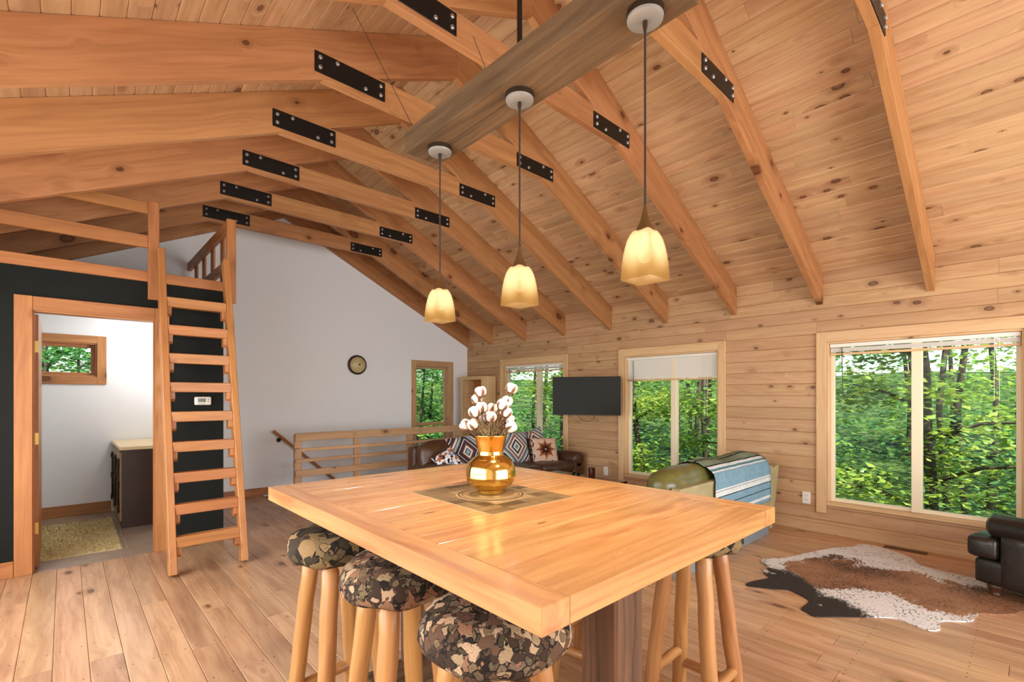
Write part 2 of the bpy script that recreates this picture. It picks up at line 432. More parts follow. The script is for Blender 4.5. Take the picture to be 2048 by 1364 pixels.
# ------------------------------------------------------------------ structure: white gable wall with a narrow window
WX0, WX1, WZ0, WZ1 = 4.40, 5.085, 0.45, 1.885
def gable(x0, x1, zlo):
    xs = [x0]+([XR] if x0 < XR < x1 else [])+[x1]
    return [(x0, zlo), (x1, zlo)]+[(x, zc(x)+0.05) for x in reversed(xs)]
wf = MB().prism(gable(1.0, WX0, -2.4), 'y', YW, YW+0.14).prism(gable(WX1, XP+0.1, -0.2), 'y', YW, YW+0.14)
wf.prism(gable(WX0, WX1, WZ1), 'y', YW, YW+0.14).box(WX0, WX1, YW, YW+0.14, -2.4, WZ0)
wf.prism(gable(XL-0.1, 1.0, 2.35), 'y', YW, YW+0.14)
struct('wall_far', wf, M['white'], 'smooth white plaster gable wall at the far end')
def casing_window(n, x0, x1, z0, z1, y, depth, label, cw=0.085, mid=None, glass_in=0.1, sash=0.04, mat='trim'):
    t = thing('window_%d' % n, ((x0+x1)/2, y, z0), label, None, None, 'structure')
    for x in (x0-cw/2, x1+cw/2): bar('casing', (x, y-0.010, z0-cw), (x, y-0.010, z1+cw), cw, 0.02, M[mat], t, up=(0, -1, 0))
    for z in (z0-cw/2, z1+cw/2): bar('casing', (x0, y-0.010, z), (x1, y-0.010, z), cw, 0.02, M[mat], t, up=(0, -1, 0))
    for x in (x0+0.008, x1-0.008): bar('jamb', (x, y+depth/2, z0), (x, y+depth/2, z1), 0.016, depth, M[mat], t, up=(0, 1, 0), bevel=0.001)
    for z in (z0+0.008, z1-0.008): bar('jamb', (x0+0.016, y+depth/2, z), (x1-0.016, y+depth/2, z), depth, 0.016, M[mat], t, bevel=0.001)
    yg = y+glass_in; s = sash; xa, xb, za, zb_ = x0+0.016, x1-0.016, z0+0.016, z1-0.016
    f = MB().box(xa, xa+s, yg-0.02, yg+0.02, za, zb_).box(xb-s, xb, yg-0.02, yg+0.02, za, zb_).box(xa+s, xb-s, yg-0.02, yg+0.02, za, za+s).box(xa+s, xb-s, yg-0.02, yg+0.02, zb_-s, zb_)
    build('sash', f, M[mat], t, bevel=0.002)
    if mid: build('meeting_rail', MB().box(xa+s, xb-s, yg-0.022, yg+0.022, mid-0.03, mid+0.03), M[mat], t, xdir=(1, 0, 0), bevel=0.002)
    build('pane', MB().box(xa+s, xb-s, yg-0.002, yg+0.002, za+s, zb_-s), M['glass'], t)
    return t
casing_window(4, WX0, WX1, WZ0, WZ1, YW, 0.14, 'narrow window with pine casing in the white wall', mid=0.87, cw=0.088, sash=0.03, mat='wall')

# ------------------------------------------------------------------ structure: ceiling of narrow boards on both slopes
ce = MB().prism([(XR, zc(XR)+0.02), (XP+0.15, zc(XP+0.15)+0.02), (XP+0.15, zc(XP+0.15)+0.12), (XR, zc(XR)+0.12)], 'y', YB, YW+0.14)
ce.prism([(XR, zc(XR)+0.02), (XR, zc(XR)+0.12), (XL-0.15, zc(XL-0.15)+0.12), (XL-0.15, zc(XL-0.15)+0.02)], 'y', YB, YW+0.14)
ceiling = struct('ceiling', ce, M['backing'], 'vaulted ceiling of knotty pine boards running the length of the room')
rnd = random.Random(5)
for side, S, xe in ((1, SR, XP), (-1, SL, XL)):
    nrm = math.hypot(1, S); run = abs(xe-XR); L = run*nrm; n = int(round(L/0.1125)); wd = L/n
    x = Vector((0, 1, 0)); z = Vector((-S*side, 0, -1)).normalized(); y = z.cross(x)
    for i in range(n):
        s = (i+0.5)*wd; px = XR+side*s/nrm; pz = zc(px)
        for a, b in split_run(YB, YW, 2.4, 4.4, rnd):
            M4 = Matrix((x, y, z)).transposed().to_4x4(); M4.translation = (px, (a+b)/2, pz)
            board('plank', b-a-0.0012, wd-0.0008, 0.018, 0.0055, M['ceil'], ceiling, M4)

# ------------------------------------------------------------------ roof trusses
names = ['pine roof truss nearest the white gable wall', 'second pine roof truss from the white gable wall', 'third pine roof truss from the white gable wall',
         'fourth pine roof truss from the white gable wall', 'fifth pine roof truss from the white wall, above the hanging beam end',
         'sixth pine roof truss from the white gable wall, crossing above the hanging beam', 'pine roof truss with rafter ending between the two right-hand windows',
         'nearest pine roof truss, its rafter ending above the wide right window']
TH = 0.054
def rafter(parent, side, y0):
    xe = XP-0.003 if side > 0 else XL+0.003
    pts = [(XR, zb(XR)), (xe, zb(xe)), (xe, zc(xe)-0.001), (XR, zc(XR)-0.001)]
    d = Vector((xe-XR, 0, zb(xe)-zb(XR)))
    return build('rafter', MB().prism(pts, 'y', y0, y0+TH), M['raft'], parent, xdir=d, zdir=(0, -1, 0), bevel=0.002)
def make_truss(y0):
    t = thing('roof_truss', (XR, y0, zb(XR)), names[0], 'roof truss', 'pine roof trusses')
    rafter(t, 1, y0); rafter(t, -1, y0)
    zt0, zt1 = 3.372, 3.548
    xa = lambda z: XR-(ZRB-z)/SL
    xb = lambda z: XR+(ZRB-z)/SR
    build('collar_tie', MB().prism([(xa(zt0), zt0), (xb(zt0), zt0), (xb(zt1), zt1), (xa(zt1), zt1)], 'y', y0, y0+TH), M['raft'], t, xdir=(1, 0, 0), zdir=(0, -1, 0), bevel=0.002)
    for x0, x1, z0, z1, fl_ in ((1.152, 1.637, 3.402, 3.534, 0), (2.907, 3.378, 3.374, 3.496, 1)):
        p = build('steel_plate', MB().box(x0, x1, y0-0.006, y0, z0, z1), M['black'], t, bevel=0.0015)
        zt, zl = z1-0.036, z0+0.034; w = x1-x0
        sp = [(0.07, zt), (0.07, zl), (0.30, zt+0.01 if not fl_ else zl-0.005), (0.70, zl-0.005 if not fl_ else zt+0.01), (0.93, zt), (0.93, zl)]
        for fx, bz in sp:
            q = MB().lathe([(0.0135, 0), (0.0135, 0.008), (0.009, 0.012)], 8, Matrix.Translation((x0+fx*w, y0-0.006, bz)) @ Matrix.Rotation(math.pi/2, 4, 'X'))
            build('bolt', q, M['bolt'], p)
    return t
Y0, SP = 6.412, 0.8369
t0 = make_truss(Y0)
for k in range(1, 8):
    c = copy_tree(t0); c.location.y = Y0-k*SP; c['label'] = names[k]
g = thing('gable_rafters', (XR, YW-0.056, zb(XR)), 'pair of pine rafters fixed flat against the white gable wall', 'roof truss')
rafter(g, 1, YW-0.056); rafter(g, -1, YW-0.056)

# ------------------------------------------------------------------ structure: left, back, dark loft wall and bathroom
YD, XD = 5.17, 1.096
wl = MB()
for y0, y1, z0, z1 in ((YB, 0.3, -0.14, 2.8), (4.7, YW+0.3, -0.14, 2.8), (0.3, 4.7, -0.14, 0.25), (0.3, 4.7, 2.25, 2.8)): wl.box(XL-0.12, XL, y0, y1, z0, z1)  # wide opening added to go with the left fill light
struct('wall_left', wl, M['white'], 'white wall on the left with an added glazed opening')
build('pane', MB().box(XL-0.06, XL-0.055, 0.3, 4.7, 0.25, 2.25), M['glass'], bpy.data.objects['wall_left'])
def gb(x0, x1, zlo, zhi=None):
    xs = [x0]+([XR] if x0 < XR < x1 else [])+[x1]
    return [(x0, zlo), (x1, zlo)]+([(x1, zhi), (x0, zhi)] if zhi else [(x, zc(x)+0.05) for x in reversed(xs)])
wb_ = MB().prism(gb(XL-0.1, 0.3, -0.14), 'y', YB-0.12, YB).prism(gb(4.9, XP+0.1, -0.14), 'y', YB-0.12, YB).prism(gb(0.3, 4.9, 2.35), 'y', YB-0.12, YB).prism(gb(0.3, 4.9, -0.14, 0.15), 'y', YB-0.12, YB)  # opening invented behind the camera to hold the back fill light
wbk = struct('wall_back', wb_, M['white'], 'white wall behind the viewer with an added glazed opening')
build('pane', MB().box(0.3, 4.9, YB-0.06, YB-0.055, 0.15, 2.35), M['glass'], wbk)

DX0, DX1, DZ = -0.18, 0.578, 2.0
wd_ = MB().box(XL, DX0-0.02, YD, YD+0.11, 0, 2.34).box(DX1+0.02, XD, YD, YD+0.11, 0, 2.34).box(DX0-0.02, DX1+0.02, YD, YD+0.11, DZ+0.02, 2.34)
struct('wall_loft', wd_, M['dark'], 'charcoal painted wall below the loft with the bathroom doorway')
YBB = 7.38
ws = MB().box(XD-0.09, XD, YD+0.11, YW, 0, 2.34)
struct('wall_side', ws, M['white'], 'white side wall of the bathroom box')
bwx0, bwx1, bwz0, bwz1 = -0.62, 0.275, 1.575, 1.965
wq = MB().box(XL, bwx0, YBB, YBB+0.12, 0, 2.34).box(bwx1, XD+0.1, YBB, YBB+0.12, 0, 2.34).box(bwx0, bwx1, YBB, YBB+0.12, 0, bwz0).box(bwx0, bwx1, YBB, YBB+0.12, bwz1, 2.34)
wq.box(XD-0.09, XD, YW, YBB, 0, 2.34)
struct('wall_bathroom', wq, M['white'], 'white bathroom wall seen through the doorway')
casing_window(5, bwx0, bwx1, bwz0, bwz1, YBB, 0.12, 'small high bathroom window with pine casing', sash=0.035, glass_in=0.09, mat='raft')
lf = MB().box(XL, XD, YD+0.02, YW, 2.345, 2.42)
struct('floor_loft', lf, M['trim'], 'plank platform of the sleeping loft', xdir=(1, 0, 0))
struct('ceiling_bathroom', MB().box(XL, XD, YD+0.11, YBB, 2.28, 2.335), M['white'], 'white bathroom ceiling')
props(bar('trim_1', (XL, YD-0.002, 2.381), (XD+0.01, YD-0.002, 2.381), 0.044, 0.088, M['trim']), 'pine edge beam of the loft above the dark wall', None, None, 'structure')
# bathroom floor tiles, wood-look
t_tile = plain('brown_tile', (150, 128, 108), 0.3, noise=0.12, nscale=8)
bf = struct('floor_bathroom', MB().box(XL, XD-0.09, YD, YBB, -0.14, -0.012), plain('tile_grout', (206, 190, 160), 0.8), 'brown wood-look tile floor of the bathroom')
rnd = random.Random(21)
xs = [XL, -0.80, 0.415, XD-0.09]
for a, b in ((XL, -0.205), (-0.20, 0.412), (0.42, XD-0.09)):
    y = YD
    for wdt in (0.31, 0.31, 0.31, 0.31, 0.31, 0.31, 0.35):
        y1 = min(y+wdt, YBB)
        if y1-y > 0.05: build('tile', MB().box(a, b-0.004, y, y1-0.004, -0.012, 0.0), t_tile, bf)
        y = y1
# door casing, jambs, open door
d1 = thing('door_1', ((DX0+DX1)/2, YD, 0), 'pine-cased doorway to the bathroom with the door standing open', None, None, 'structure')
bar('casing', (DX0-0.048, YD-0.011, 0), (DX0-0.048, YD-0.011, 2.115), 0.10, 0.022, M['trim'], d1, up=(0, -1, 0))
bar('casing', (DX1+0.048, YD-0.011, 0), (DX1+0.048, YD-0.011, 2.115), 0.10, 0.022, M['trim'], d1, up=(0, -1, 0))
bar('casing', (DX0+0.003, YD-0.011, 2.062), (DX1-0.003, YD-0.011, 2.062), 0.104, 0.022, M['trim'], d1, up=(0, -1, 0))
for x in (DX0-0.009, DX1+0.009):
    bar('jamb', (x, YD+0.055, 0), (x, YD+0.055, DZ+0.018), 0.018, 0.11, M['trim'], d1, up=(0, 1, 0), bevel=0.001)
bar('jamb', (DX0, YD+0.055, DZ+0.009), (DX1, YD+0.055, DZ+0.009), 0.11, 0.018, M['trim'], d1, bevel=0.001)
for x in (DX0+0.006, DX1-0.006): bar('door_stop', (x, YD+0.04, 0.0), (x, YD+0.04, DZ), 0.012, 0.03, M['trim'], d1, up=(0, 1, 0), bevel=0.001)
leaf = bar('door_leaf', (DX0+0.012, YD+0.50, 0.012), (DX0+0.012, YD+0.50, DZ-0.006), 0.036, 0.75, M['trim'], d1, up=(0, 1, 0))
for z in (0.32, 1.02, 1.74):
    h = MB().box(DX0+0.001, DX0+0.03, YD+0.112, YD+0.115, z-0.045, z+0.045).box(DX0-0.001, DX0+0.0015, YD+0.075, YD+0.112, z-0.045, z+0.045)
    h.tube([(DX0+0.001, YD+0.113, z-0.047), (DX0+0.001, YD+0.113, z+0.047)], 0.006, 8)
    build('hinge', h, M['hinge'], d1)
# baseboards
def base(name, p0, p1, up, label, h=0.12, mat='trim'):
    o = bar(name, (p0[0], p0[1], h/2), (p1[0], p1[1], h/2), h, 0.016, M[mat], None, up=up); return props(o, label, None, None, 'structure')
base('baseboard_far', (XD+0.0, YW-0.008), (SW[0], YW-0.008), (0, -1, 0), 'pine baseboard along the white gable wall', 0.105)
base('baseboard_loft', (XL, YD-0.008), (DX0-0.1, YD-0.008), (0, -1, 0), 'pine baseboard at the foot of the charcoal wall', 0.12)
base('baseboard_bathroom', (XL, YBB-0.008), (0.40, YBB-0.008), (0, -1, 0), 'pine baseboard in the bathroom', 0.125)
lb = bar('trim_2', (XL, YW-0.008, 2.47), (XD, YW-0.008, 2.47), 0.10, 0.016, M['trim'], None, up=(0, -1, 0)); props(lb, 'pine skirting board on the loft platform', None, None, 'structure')
# stairwell sides and steps going down along the white wall
sw_ = MB().box(SW[0]-0.1, SW[1]+0.1, SW[2]-0.03, SW[2], -2.4, -0.022).box(SW[1], SW[1]+0.05, SW[2], YW, -2.4, -0.022)
struct('wall_stairwell', sw_, M['white'], 'white stairwell lining below the floor')
st = thing('staircase', (SW[0], (SW[2]+YW)/2, -2.2), 'pine stairs descending along the white wall behind the railing', None, None, 'structure')
for i in range(10):
    x = SW[0]+0.235*i; z = -0.19*(i+1)
    build('tread', MB().box(x, x+0.26, SW[2]+0.01, YW-0.01, z-0.03, z), M['trim'], st, xdir=(0, 1, 0), bevel=0.003)
    build('riser', MB().box(x, x+0.015, SW[2]+0.01, YW-0.01, z, z+0.158), M['white'], st)
# ------------------------------------------------------------------ more materials
def leather(name, col, rough=0.35, var=0.25):
    t = NT(name); P = t.objcoord(); nz = t.noise(P, 7, 4); c = lin(*col)
    fine = t.noise(P, 160, 3)
    colr = t.ramp(nz, [(0.3, tuple(x*(1-var) for x in c[:3])+(1,)), (0.7, tuple(min(1, x*(1+var)) for x in c[:3])+(1,))])
    h = t.math('ADD', t.math('MULTIPLY', t.noise(P, 9, 3), 0.8), t.math('MULTIPLY', fine, 0.08))
    t.principled(colr, rough, spec=0.55, bump=h, bstr=0.25, bdist=0.02); return t.m
M['brownleather'] = leather('brown_leather', (74, 46, 28), 0.38)
M['oliveleather'] = leather('olive_leather', (98, 92, 46), 0.30, 0.3)
M['palesheen'] = leather('olive_leather_pale_sheen', (158, 146, 108), 0.35, 0.15)  # olive leather with the rear panel's reflection painted in as paler colour
M['blackleather'] = leather('black_leather', (38, 34, 30), 0.28, 0.3)
def camo(name, sc, stops, seed):
    t = NT(name); P = t.vmath('ADD', t.objcoord(), (seed*3.1, seed*1.7, seed*2.3))
    wv = t.n('ShaderNodeCombineXYZ'); n1 = t.noise(P, sc*1.5, 2); n2 = t.noise(t.vmath('ADD', P, (5, 9, 2)), sc*1.5, 2)
    t.l(t.math('MULTIPLY', n1, 0.03), wv.inputs[0]); t.l(t.math('MULTIPLY', n2, 0.03), wv.inputs[1])
    Q = t.vmath('ADD', P, wv.outputs[0])
    fine = t.noise(P, sc*6, 3)
    v0 = t.n('ShaderNodeTexVoronoi'); t.l(Q, v0.inputs['Vector']); v0.inputs['Scale'].default_value = sc*1.7
    e0 = t.n('ShaderNodeTexVoronoi', feature='DISTANCE_TO_EDGE'); t.l(Q, e0.inputs['Vector']); e0.inputs['Scale'].default_value = sc*1.7
    c0 = t.n('ShaderNodeSeparateColor'); t.l(v0.outputs['Color'], c0.inputs[0])
    col = t.ramp(c0.outputs[0], [(p, lin(*[q*0.62 for q in qq])) for p, qq in stops], 'CONSTANT')
    col = t.mix(t.math('MULTIPLY', t.ss(fine, 0.45, 0.6), 0.4), col, lin(40, 30, 22))
    col = t.mix(t.ss(e0.outputs['Distance'], 0.09, 0.02), col, lin(26, 19, 13))
    hgt = fine
    for k, (s_, ex, lim) in enumerate(((1.0, 0.75, 1.0), (0.8, 0.65, 1.2), (1.25, 1.1, 0.5))):
        v = t.n('ShaderNodeTexVoronoi', distance='MINKOWSKI'); t.l(t.vmath('ADD', Q, (k*1.37, k*2.11, k*0.7)), v.inputs['Vector'])
        v.inputs['Scale'].default_value = sc*s_; v.inputs['Exponent'].default_value = ex
        c = t.n('ShaderNodeSeparateColor'); t.l(v.outputs['Color'], c.inputs[0])
        lc = t.ramp(c.outputs[0], [(p, lin(*q)) for p, q in stops], 'CONSTANT')
        d = t.math('ADD', v.outputs['Distance'], t.math('MULTIPLY', t.math('SUBTRACT', fine, 0.5), 0.12))
        vein = t.ss(t.math('SINE', t.math('MULTIPLY', d, 34.0)), 0.2, 0.9)
        lc = t.mix(t.math('MULTIPLY', vein, 0.4), lc, lin(64, 46, 32))
        lc = t.mix(t.ss(d, lim-0.09, lim-0.03), lc, lin(26, 19, 13))
        mask = t.math('MULTIPLY', t.math('LESS_THAN', d, lim), t.math('LESS_THAN', c.outputs[1], 0.75))
        col = t.mix(mask, col, lc)
    t.principled(col, 0.85, spec=0.2, bump=hgt, bstr=0.4, bdist=0.004); return t.m
LEAF = [(0.0, (176, 144, 112)), (0.2, (138, 98, 72)), (0.38, (92, 66, 48)), (0.52, (152, 126, 94)), (0.68, (112, 92, 64)), (0.82, (56, 40, 30))]
SCEN = [(0.0, (124, 100, 66)), (0.25, (56, 44, 30)), (0.45, (92, 78, 50)), (0.65, (142, 112, 74)), (0.8, (40, 32, 24))]
M['leaf1'] = camo('leaf_print', 24, LEAF, 1); M['leaf2'] = camo('leaf_print_dark', 25, LEAF, 4); M['scene'] = camo('wildlife_print', 15, SCEN, 2)
def aztec(name, stops, sc=13.0, off=(0, 0)):
    t = NT(name); so = t.n('ShaderNodeSeparateXYZ'); t.l(t.objcoord(False), so.inputs[0])
    nz = t.math('MULTIPLY', t.math('SUBTRACT', t.noise(t.objcoord(False), 60, 2), 0.5), 0.012)
    ax = t.math('ABSOLUTE', t.math('ADD', so.outputs[0], off[0])); ay = t.math('ABSOLUTE', t.math('ADD', so.outputs[1], off[1]))
    d = t.math('ADD', t.math('ADD', ax, t.math('MULTIPLY', ay, 0.8)), nz)
    # stepped diamonds
    f = t.math('FRACT', t.math('MULTIPLY', d, 1/0.19))
    f = t.math('DIVIDE', t.math('FLOOR', t.math('MULTIPLY', f, sc)), sc)
    col = t.ramp(f, [(p, lin(*c)) for p, c in stops], 'CONSTANT')
    t.principled(col, 0.9, spec=0.15, bump=t.noise(t.objcoord(False), 220, 2), bstr=0.3, bdist=0.003); return t.m
M['az1'] = aztec('aztec_weave_navy', [(0.0, (150, 170, 180)), (0.1, (40, 40, 52)), (0.22, (206, 200, 190)), (0.32, (96, 52, 40)), (0.48, (58, 48, 58)), (0.62, (190, 184, 180)), (0.72, (52, 44, 50)), (0.88, (130, 84, 60))])
M['az2'] = aztec('aztec_weave_pale', [(0.0, (110, 130, 140)), (0.12, (206, 200, 190)), (0.3, (52, 52, 60)), (0.42, (212, 206, 198)), (0.6, (128, 78, 56)), (0.72, (196, 190, 182)), (0.86, (74, 74, 84))])
def star_mat():
    t = NT('star_weave'); so = t.n('ShaderNodeSeparateXYZ'); t.l(t.objcoord(False), so.inputs[0])
    x, y = so.outputs[0], so.outputs[1]
    r = t.math('SQRT', t.math('ADD', t.math('MULTIPLY', x, x), t.math('MULTIPLY', y, y)))
    an = t.math('ARCTAN2', y, x); pt = t.math('ABSOLUTE', t.math('SINE', t.math('MULTIPLY', an, 4.0)))
    zz = t.math('ABSOLUTE', t.math('SINE', t.math('MULTIPLY', t.math('ADD', x, y), 70.0)))
    d = t.math('ADD', t.math('MULTIPLY', r, t.math('ADD', 0.75, t.math('MULTIPLY', pt, 0.45))), t.math('MULTIPLY', zz, 0.012))
    col = t.ramp(t.math('MULTIPLY', d, 1/0.25), [(0.0, lin(226, 222, 214)), (0.06, lin(58, 30, 18)), (0.26, lin(120, 66, 36)), (0.36, lin(150, 96, 66)), (0.46, lin(206, 172, 148)), (0.74, lin(214, 186, 164)), (0.84, lin(70, 46, 34)), (0.92, lin(206, 186, 168))], 'CONSTANT')
    t.principled(col, 0.9, spec=0.15); return t.m
M['star'] = star_mat()
def dots_mat():
    t = NT('dotted_weave'); v = t.n('ShaderNodeTexVoronoi'); t.l(t.objcoord(), v.inputs['Vector']); v.inputs['Scale'].default_value = 34
    s = t.n('ShaderNodeSeparateColor'); t.l(v.outputs['Color'], s.inputs[0])
    col = t.ramp(s.outputs[0], [(0, lin(212, 208, 206)), (0.3, lin(40, 34, 44)), (0.55, lin(170, 96, 52)), (0.7, lin(120, 128, 150)), (0.85, lin(230, 226, 220))], 'CONSTANT')
    t.principled(col, 0.9, spec=0.15); return t.m
M['dots'] = dots_mat()
def blanket_mat():
    t = NT('striped_blanket'); uv = t.n('ShaderNodeUVMap'); so = t.n('ShaderNodeSeparateXYZ'); t.l(uv.outputs[0], so.inputs[0])
    v = t.math('ADD', so.outputs[1], t.math('MULTIPLY', t.math('SUBTRACT', t.noise(uv.outputs[0], 40, 2), 0.5), 0.008))
    G, Bk, Wh, Tl, Bl = lin(120, 130, 104), lin(36, 40, 46), lin(206, 208, 204), lin(86, 122, 130), lin(120, 150, 164)
    stops = [(0.0, Tl), (0.05, Bk), (0.07, Tl), (0.13, Wh), (0.15, Tl), (0.20, Bk), (0.22, G), (0.30, Bk), (0.315, Wh), (0.325, G), (0.40, Bk), (0.42, G), (0.50, Bk), (0.515, Wh), (0.545, Tl), (0.57, Wh), (0.585, Bl), (0.73, Wh), (0.745, Bk), (0.75, Wh), (0.79, Bk), (0.80, Bl), (0.86, Bk), (0.87, Bl), (0.93, Wh), (0.96, Bl)]
    col = t.ramp(v, stops, 'CONSTANT')
    sc = t.n('ShaderNodeVectorMath', operation='MULTIPLY'); t.l(uv.outputs[0], sc.inputs[0]); sc.inputs[1].default_value = (160, 18, 1)
    wv = t.noise(sc.outputs[0], 1.0, 3)
    col = t.mix(t.math('MULTIPLY', t.ss(wv, 0.45, 0.7), 0.35), col, lin(60, 78, 90))
    t.principled(col, 0.95, spec=0.1, bump=wv, bstr=0.4, bdist=0.004); return t.m
M['blanket'] = blanket_mat()
def hide_mat():
    t = NT('cowhide'); P = t.objcoord(False)
    so = t.n('ShaderNodeSeparateXYZ'); t.l(P, so.inputs[0])
    n1 = t.noise(P, 2.6, 5, 0.6); n2 = t.noise(t.vmath('MULTIPLY', P, (26, 60, 1)), 1.0, 3, 0.6); n3 = t.noise(t.vmath('ADD', P, (3, 7, 1)), 2.2, 4)
    # brown back along the middle, white flanks, dark front shoulder
    across = t.math('ABSOLUTE', t.math('ADD', t.math('ADD', t.math('MULTIPLY', so.outputs[0], 0.8), t.math('MULTIPLY', so.outputs[1], 0.10)), -0.02))
    edge = t.math('ADD', across, t.math('MULTIPLY', t.math('SUBTRACT', n1, 0.5), 0.9))
    edge = t.math('ADD', edge, t.math('MULTIPLY', t.math('SUBTRACT', n2, 0.5), 0.22))
    edge = t.math('ADD', edge, t.math('MULTIPLY', t.ss(so.outputs[1], 0.62, 0.95), 0.4))
    white = t.ss(edge, 0.25, 0.31)
    brown = t.ramp(t.math('ADD', n3, t.math('MULTIPLY', t.math('SUBTRACT', n2, 0.5), 0.5)), [(0.32, lin(70, 46, 32)), (0.5, lin(136, 94, 66)), (0.66, lin(160, 118, 86)), (0.8, lin(98, 68, 50))])
    shoulder = t.math('SUBTRACT', t.math('ADD', t.math('MULTIPLY', so.outputs[1], 0.8), t.math('MULTIPLY', t.math('SUBTRACT', n3, 0.5), 0.8)), t.math('MULTIPLY', so.outputs[0], 1.15))
    shoulder = t.math('ADD', shoulder, t.math('MULTIPLY', t.math('SUBTRACT', n2, 0.5), 0.25))
    dark = t.ss(shoulder, 0.92, 1.04)
    sp = t.n('ShaderNodeTexVoronoi'); t.l(t.vmath('MULTIPLY', P, (38, 64, 1)), sp.inputs['Vector']); sp.inputs['Scale'].default_value = 1
    speck = t.math('MULTIPLY', t.ss(sp.outputs['Distance'], 0.42, 0.25), t.ss(t.noise(P, 5, 2), 0.42, 0.56))
    col = t.mix(white, brown, lin(214, 208, 202))
    col = t.mix(t.math('MULTIPLY', t.math('MULTIPLY', speck, white), 0.75), col, lin(70, 56, 50))
    col = t.mix(t.math('MULTIPLY', dark, t.math('SUBTRACT', 1.0, t.math('MULTIPLY', t.ss(n1, 0.56, 0.62), 0.9))), col, lin(44, 36, 32))
    t.principled(col, 0.7, spec=0.3, bump=n2, bstr=0.5, bdist=0.006); return t.m
M['hide'] = hide_mat()
def shade_mat():
    t = NT('lit_cream_glass'); so = t.n('ShaderNodeSeparateXYZ'); t.l(t.n('ShaderNodeTexCoord').outputs['Object'], so.inputs[0])
    x, y, z = so.outputs
    rr = t.math('SQRT', t.math('ADD', t.math('MULTIPLY', x, x), t.math('MULTIPLY', y, y)))
    # glow of the milky glass falls off with the distance from the bulb
    dz = t.math('SUBTRACT', z, 0.022); d = t.math('SQRT', t.math('ADD', t.math('MULTIPLY', rr, rr), t.math('MULTIPLY', dz, dz)))
    g = t.ss(d, 0.105, 0.035)
    em = t.n('ShaderNodeEmission'); t.l(t.mix(g, lin(226, 168, 92), lin(255, 236, 180)), em.inputs[0]); t.l(t.math('ADD', t.math('MULTIPLY', g, 0.34), 0.24), em.inputs[1])
    tr = t.n('ShaderNodeBsdfTransparent'); tr.inputs[0].default_value = (1.0, 0.90, 0.72, 1)
    gl = t.n('ShaderNodeBsdfPrincipled'); gl.inputs['Base Color'].default_value = lin(16, 12, 8); gl.inputs['Specular IOR Level'].default_value = 0.0; gl.inputs['Roughness'].default_value = 0.9
    m1 = t.n('ShaderNodeMixShader'); m1.inputs[0].default_value = 0.55; t.l(gl.outputs[0], m1.inputs[1]); t.l(tr.outputs[0], m1.inputs[2])
    ad = t.n('ShaderNodeAddShader'); t.l(m1.outputs[0], ad.inputs[0]); t.l(em.outputs[0], ad.inputs[1])
    t.l(ad.outputs[0], t.out.inputs[0]); return t.m
M['shade'] = shade_mat()
def emis(name, col, s):
    t = NT(name); e = t.n('ShaderNodeEmission'); e.inputs[0].default_value = lin(*col); e.inputs[1].default_value = s; t.l(e.outputs[0], t.out.inputs[0]); return t.m
M['bulb'] = emis('lit_bulb', (255, 236, 190), 1.3)
M['nickel'] = plain('brushed_nickel', (146, 141, 136), 0.45, 0.3)
M['cord'] = plain('braided_cord', (44, 30, 24), 0.8)
M['alab'] = plain('alabaster_glass', (196, 178, 130), 0.4, noise=0.15, nscale=14)
M['cotton'] = plain('cotton', (224, 208, 194), 0.95, noise=0.05, nscale=50, bump=0.4)
M['husk'] = plain('dry_husk', (112, 72, 44), 0.8, noise=0.3)
M['dry'] = plain('dried_grass', (132, 108, 72), 0.9, noise=0.35, nscale=20)
M['screen'] = plain('tv_screen', (24, 20, 10), 0.2, spec=0.07)
M['darkwood'] = plain('dark_wood', (78, 48, 36), 0.25, noise=0.25, nscale=10, coat=0.3)
M['amber'] = plain('dark_amber_glass', (70, 30, 14), 0.1)
M['rugbath'] = plain('cream_shag', (206, 186, 134), 0.95, noise=0.25, nscale=70, bump=1.0)
def stone(name, a, b):
    t = NT(name); P = t.objcoord(); n = t.noise(P, 18, 5)
    r = t.n('ShaderNodeObjectInfo').outputs['Random']
    col = t.mix(t.math('ADD', t.math('MULTIPLY', n, 0.6), t.math('SUBTRACT', t.math('MULTIPLY', r, 0.9), 0.35)), lin(*a), lin(*b))
    t.principled(col, 0.32, spec=0.5, bump=n, bstr=0.2, bdist=0.003); return t.m
M['slate'] = stone('slate_tile', (70, 51, 31), (146, 116, 76)); M['sand'] = plain('sandstone', (158, 128, 88), 0.35, noise=0.12, nscale=25)

# ------------------------------------------------------------------ loft ladder
lt = thing('loft_ladder', (0.83, 4.6, 0), 'steep pine ladder leaning up to the loft in front of the dark wall', 'ladder')
LZ = 2.58; ly = lambda z: 4.36+0.62*z/LZ
for x in (0.592, 1.072): bar('side_rail', (x, ly(0.012), 0.012), (x, ly(LZ), LZ), 0.05, 0.10, M['trim'], lt, up=(0, -1, 0), bevel=0.004)
for i in range(9):
    z = 0.245+0.236*i; y = ly(z)
    build('step', MB().box(0.617, 1.047, y-0.045, y+0.035, z-0.04, z+0.04), M['trim'], lt, xdir=(1, 0, 0), bevel=0.004)
    for x0, x1 in ((0.617, 0.650), (1.014, 1.047)):
        build('cleat', MB().prism([(y-0.03, z-0.04), (y+0.035, z-0.04), (y+0.035, z-0.115), (y-0.01, z-0.115), (y-0.03, z-0.095)], 'x', x0, x1), M['trim'], lt, xdir=(0, 0, 1))
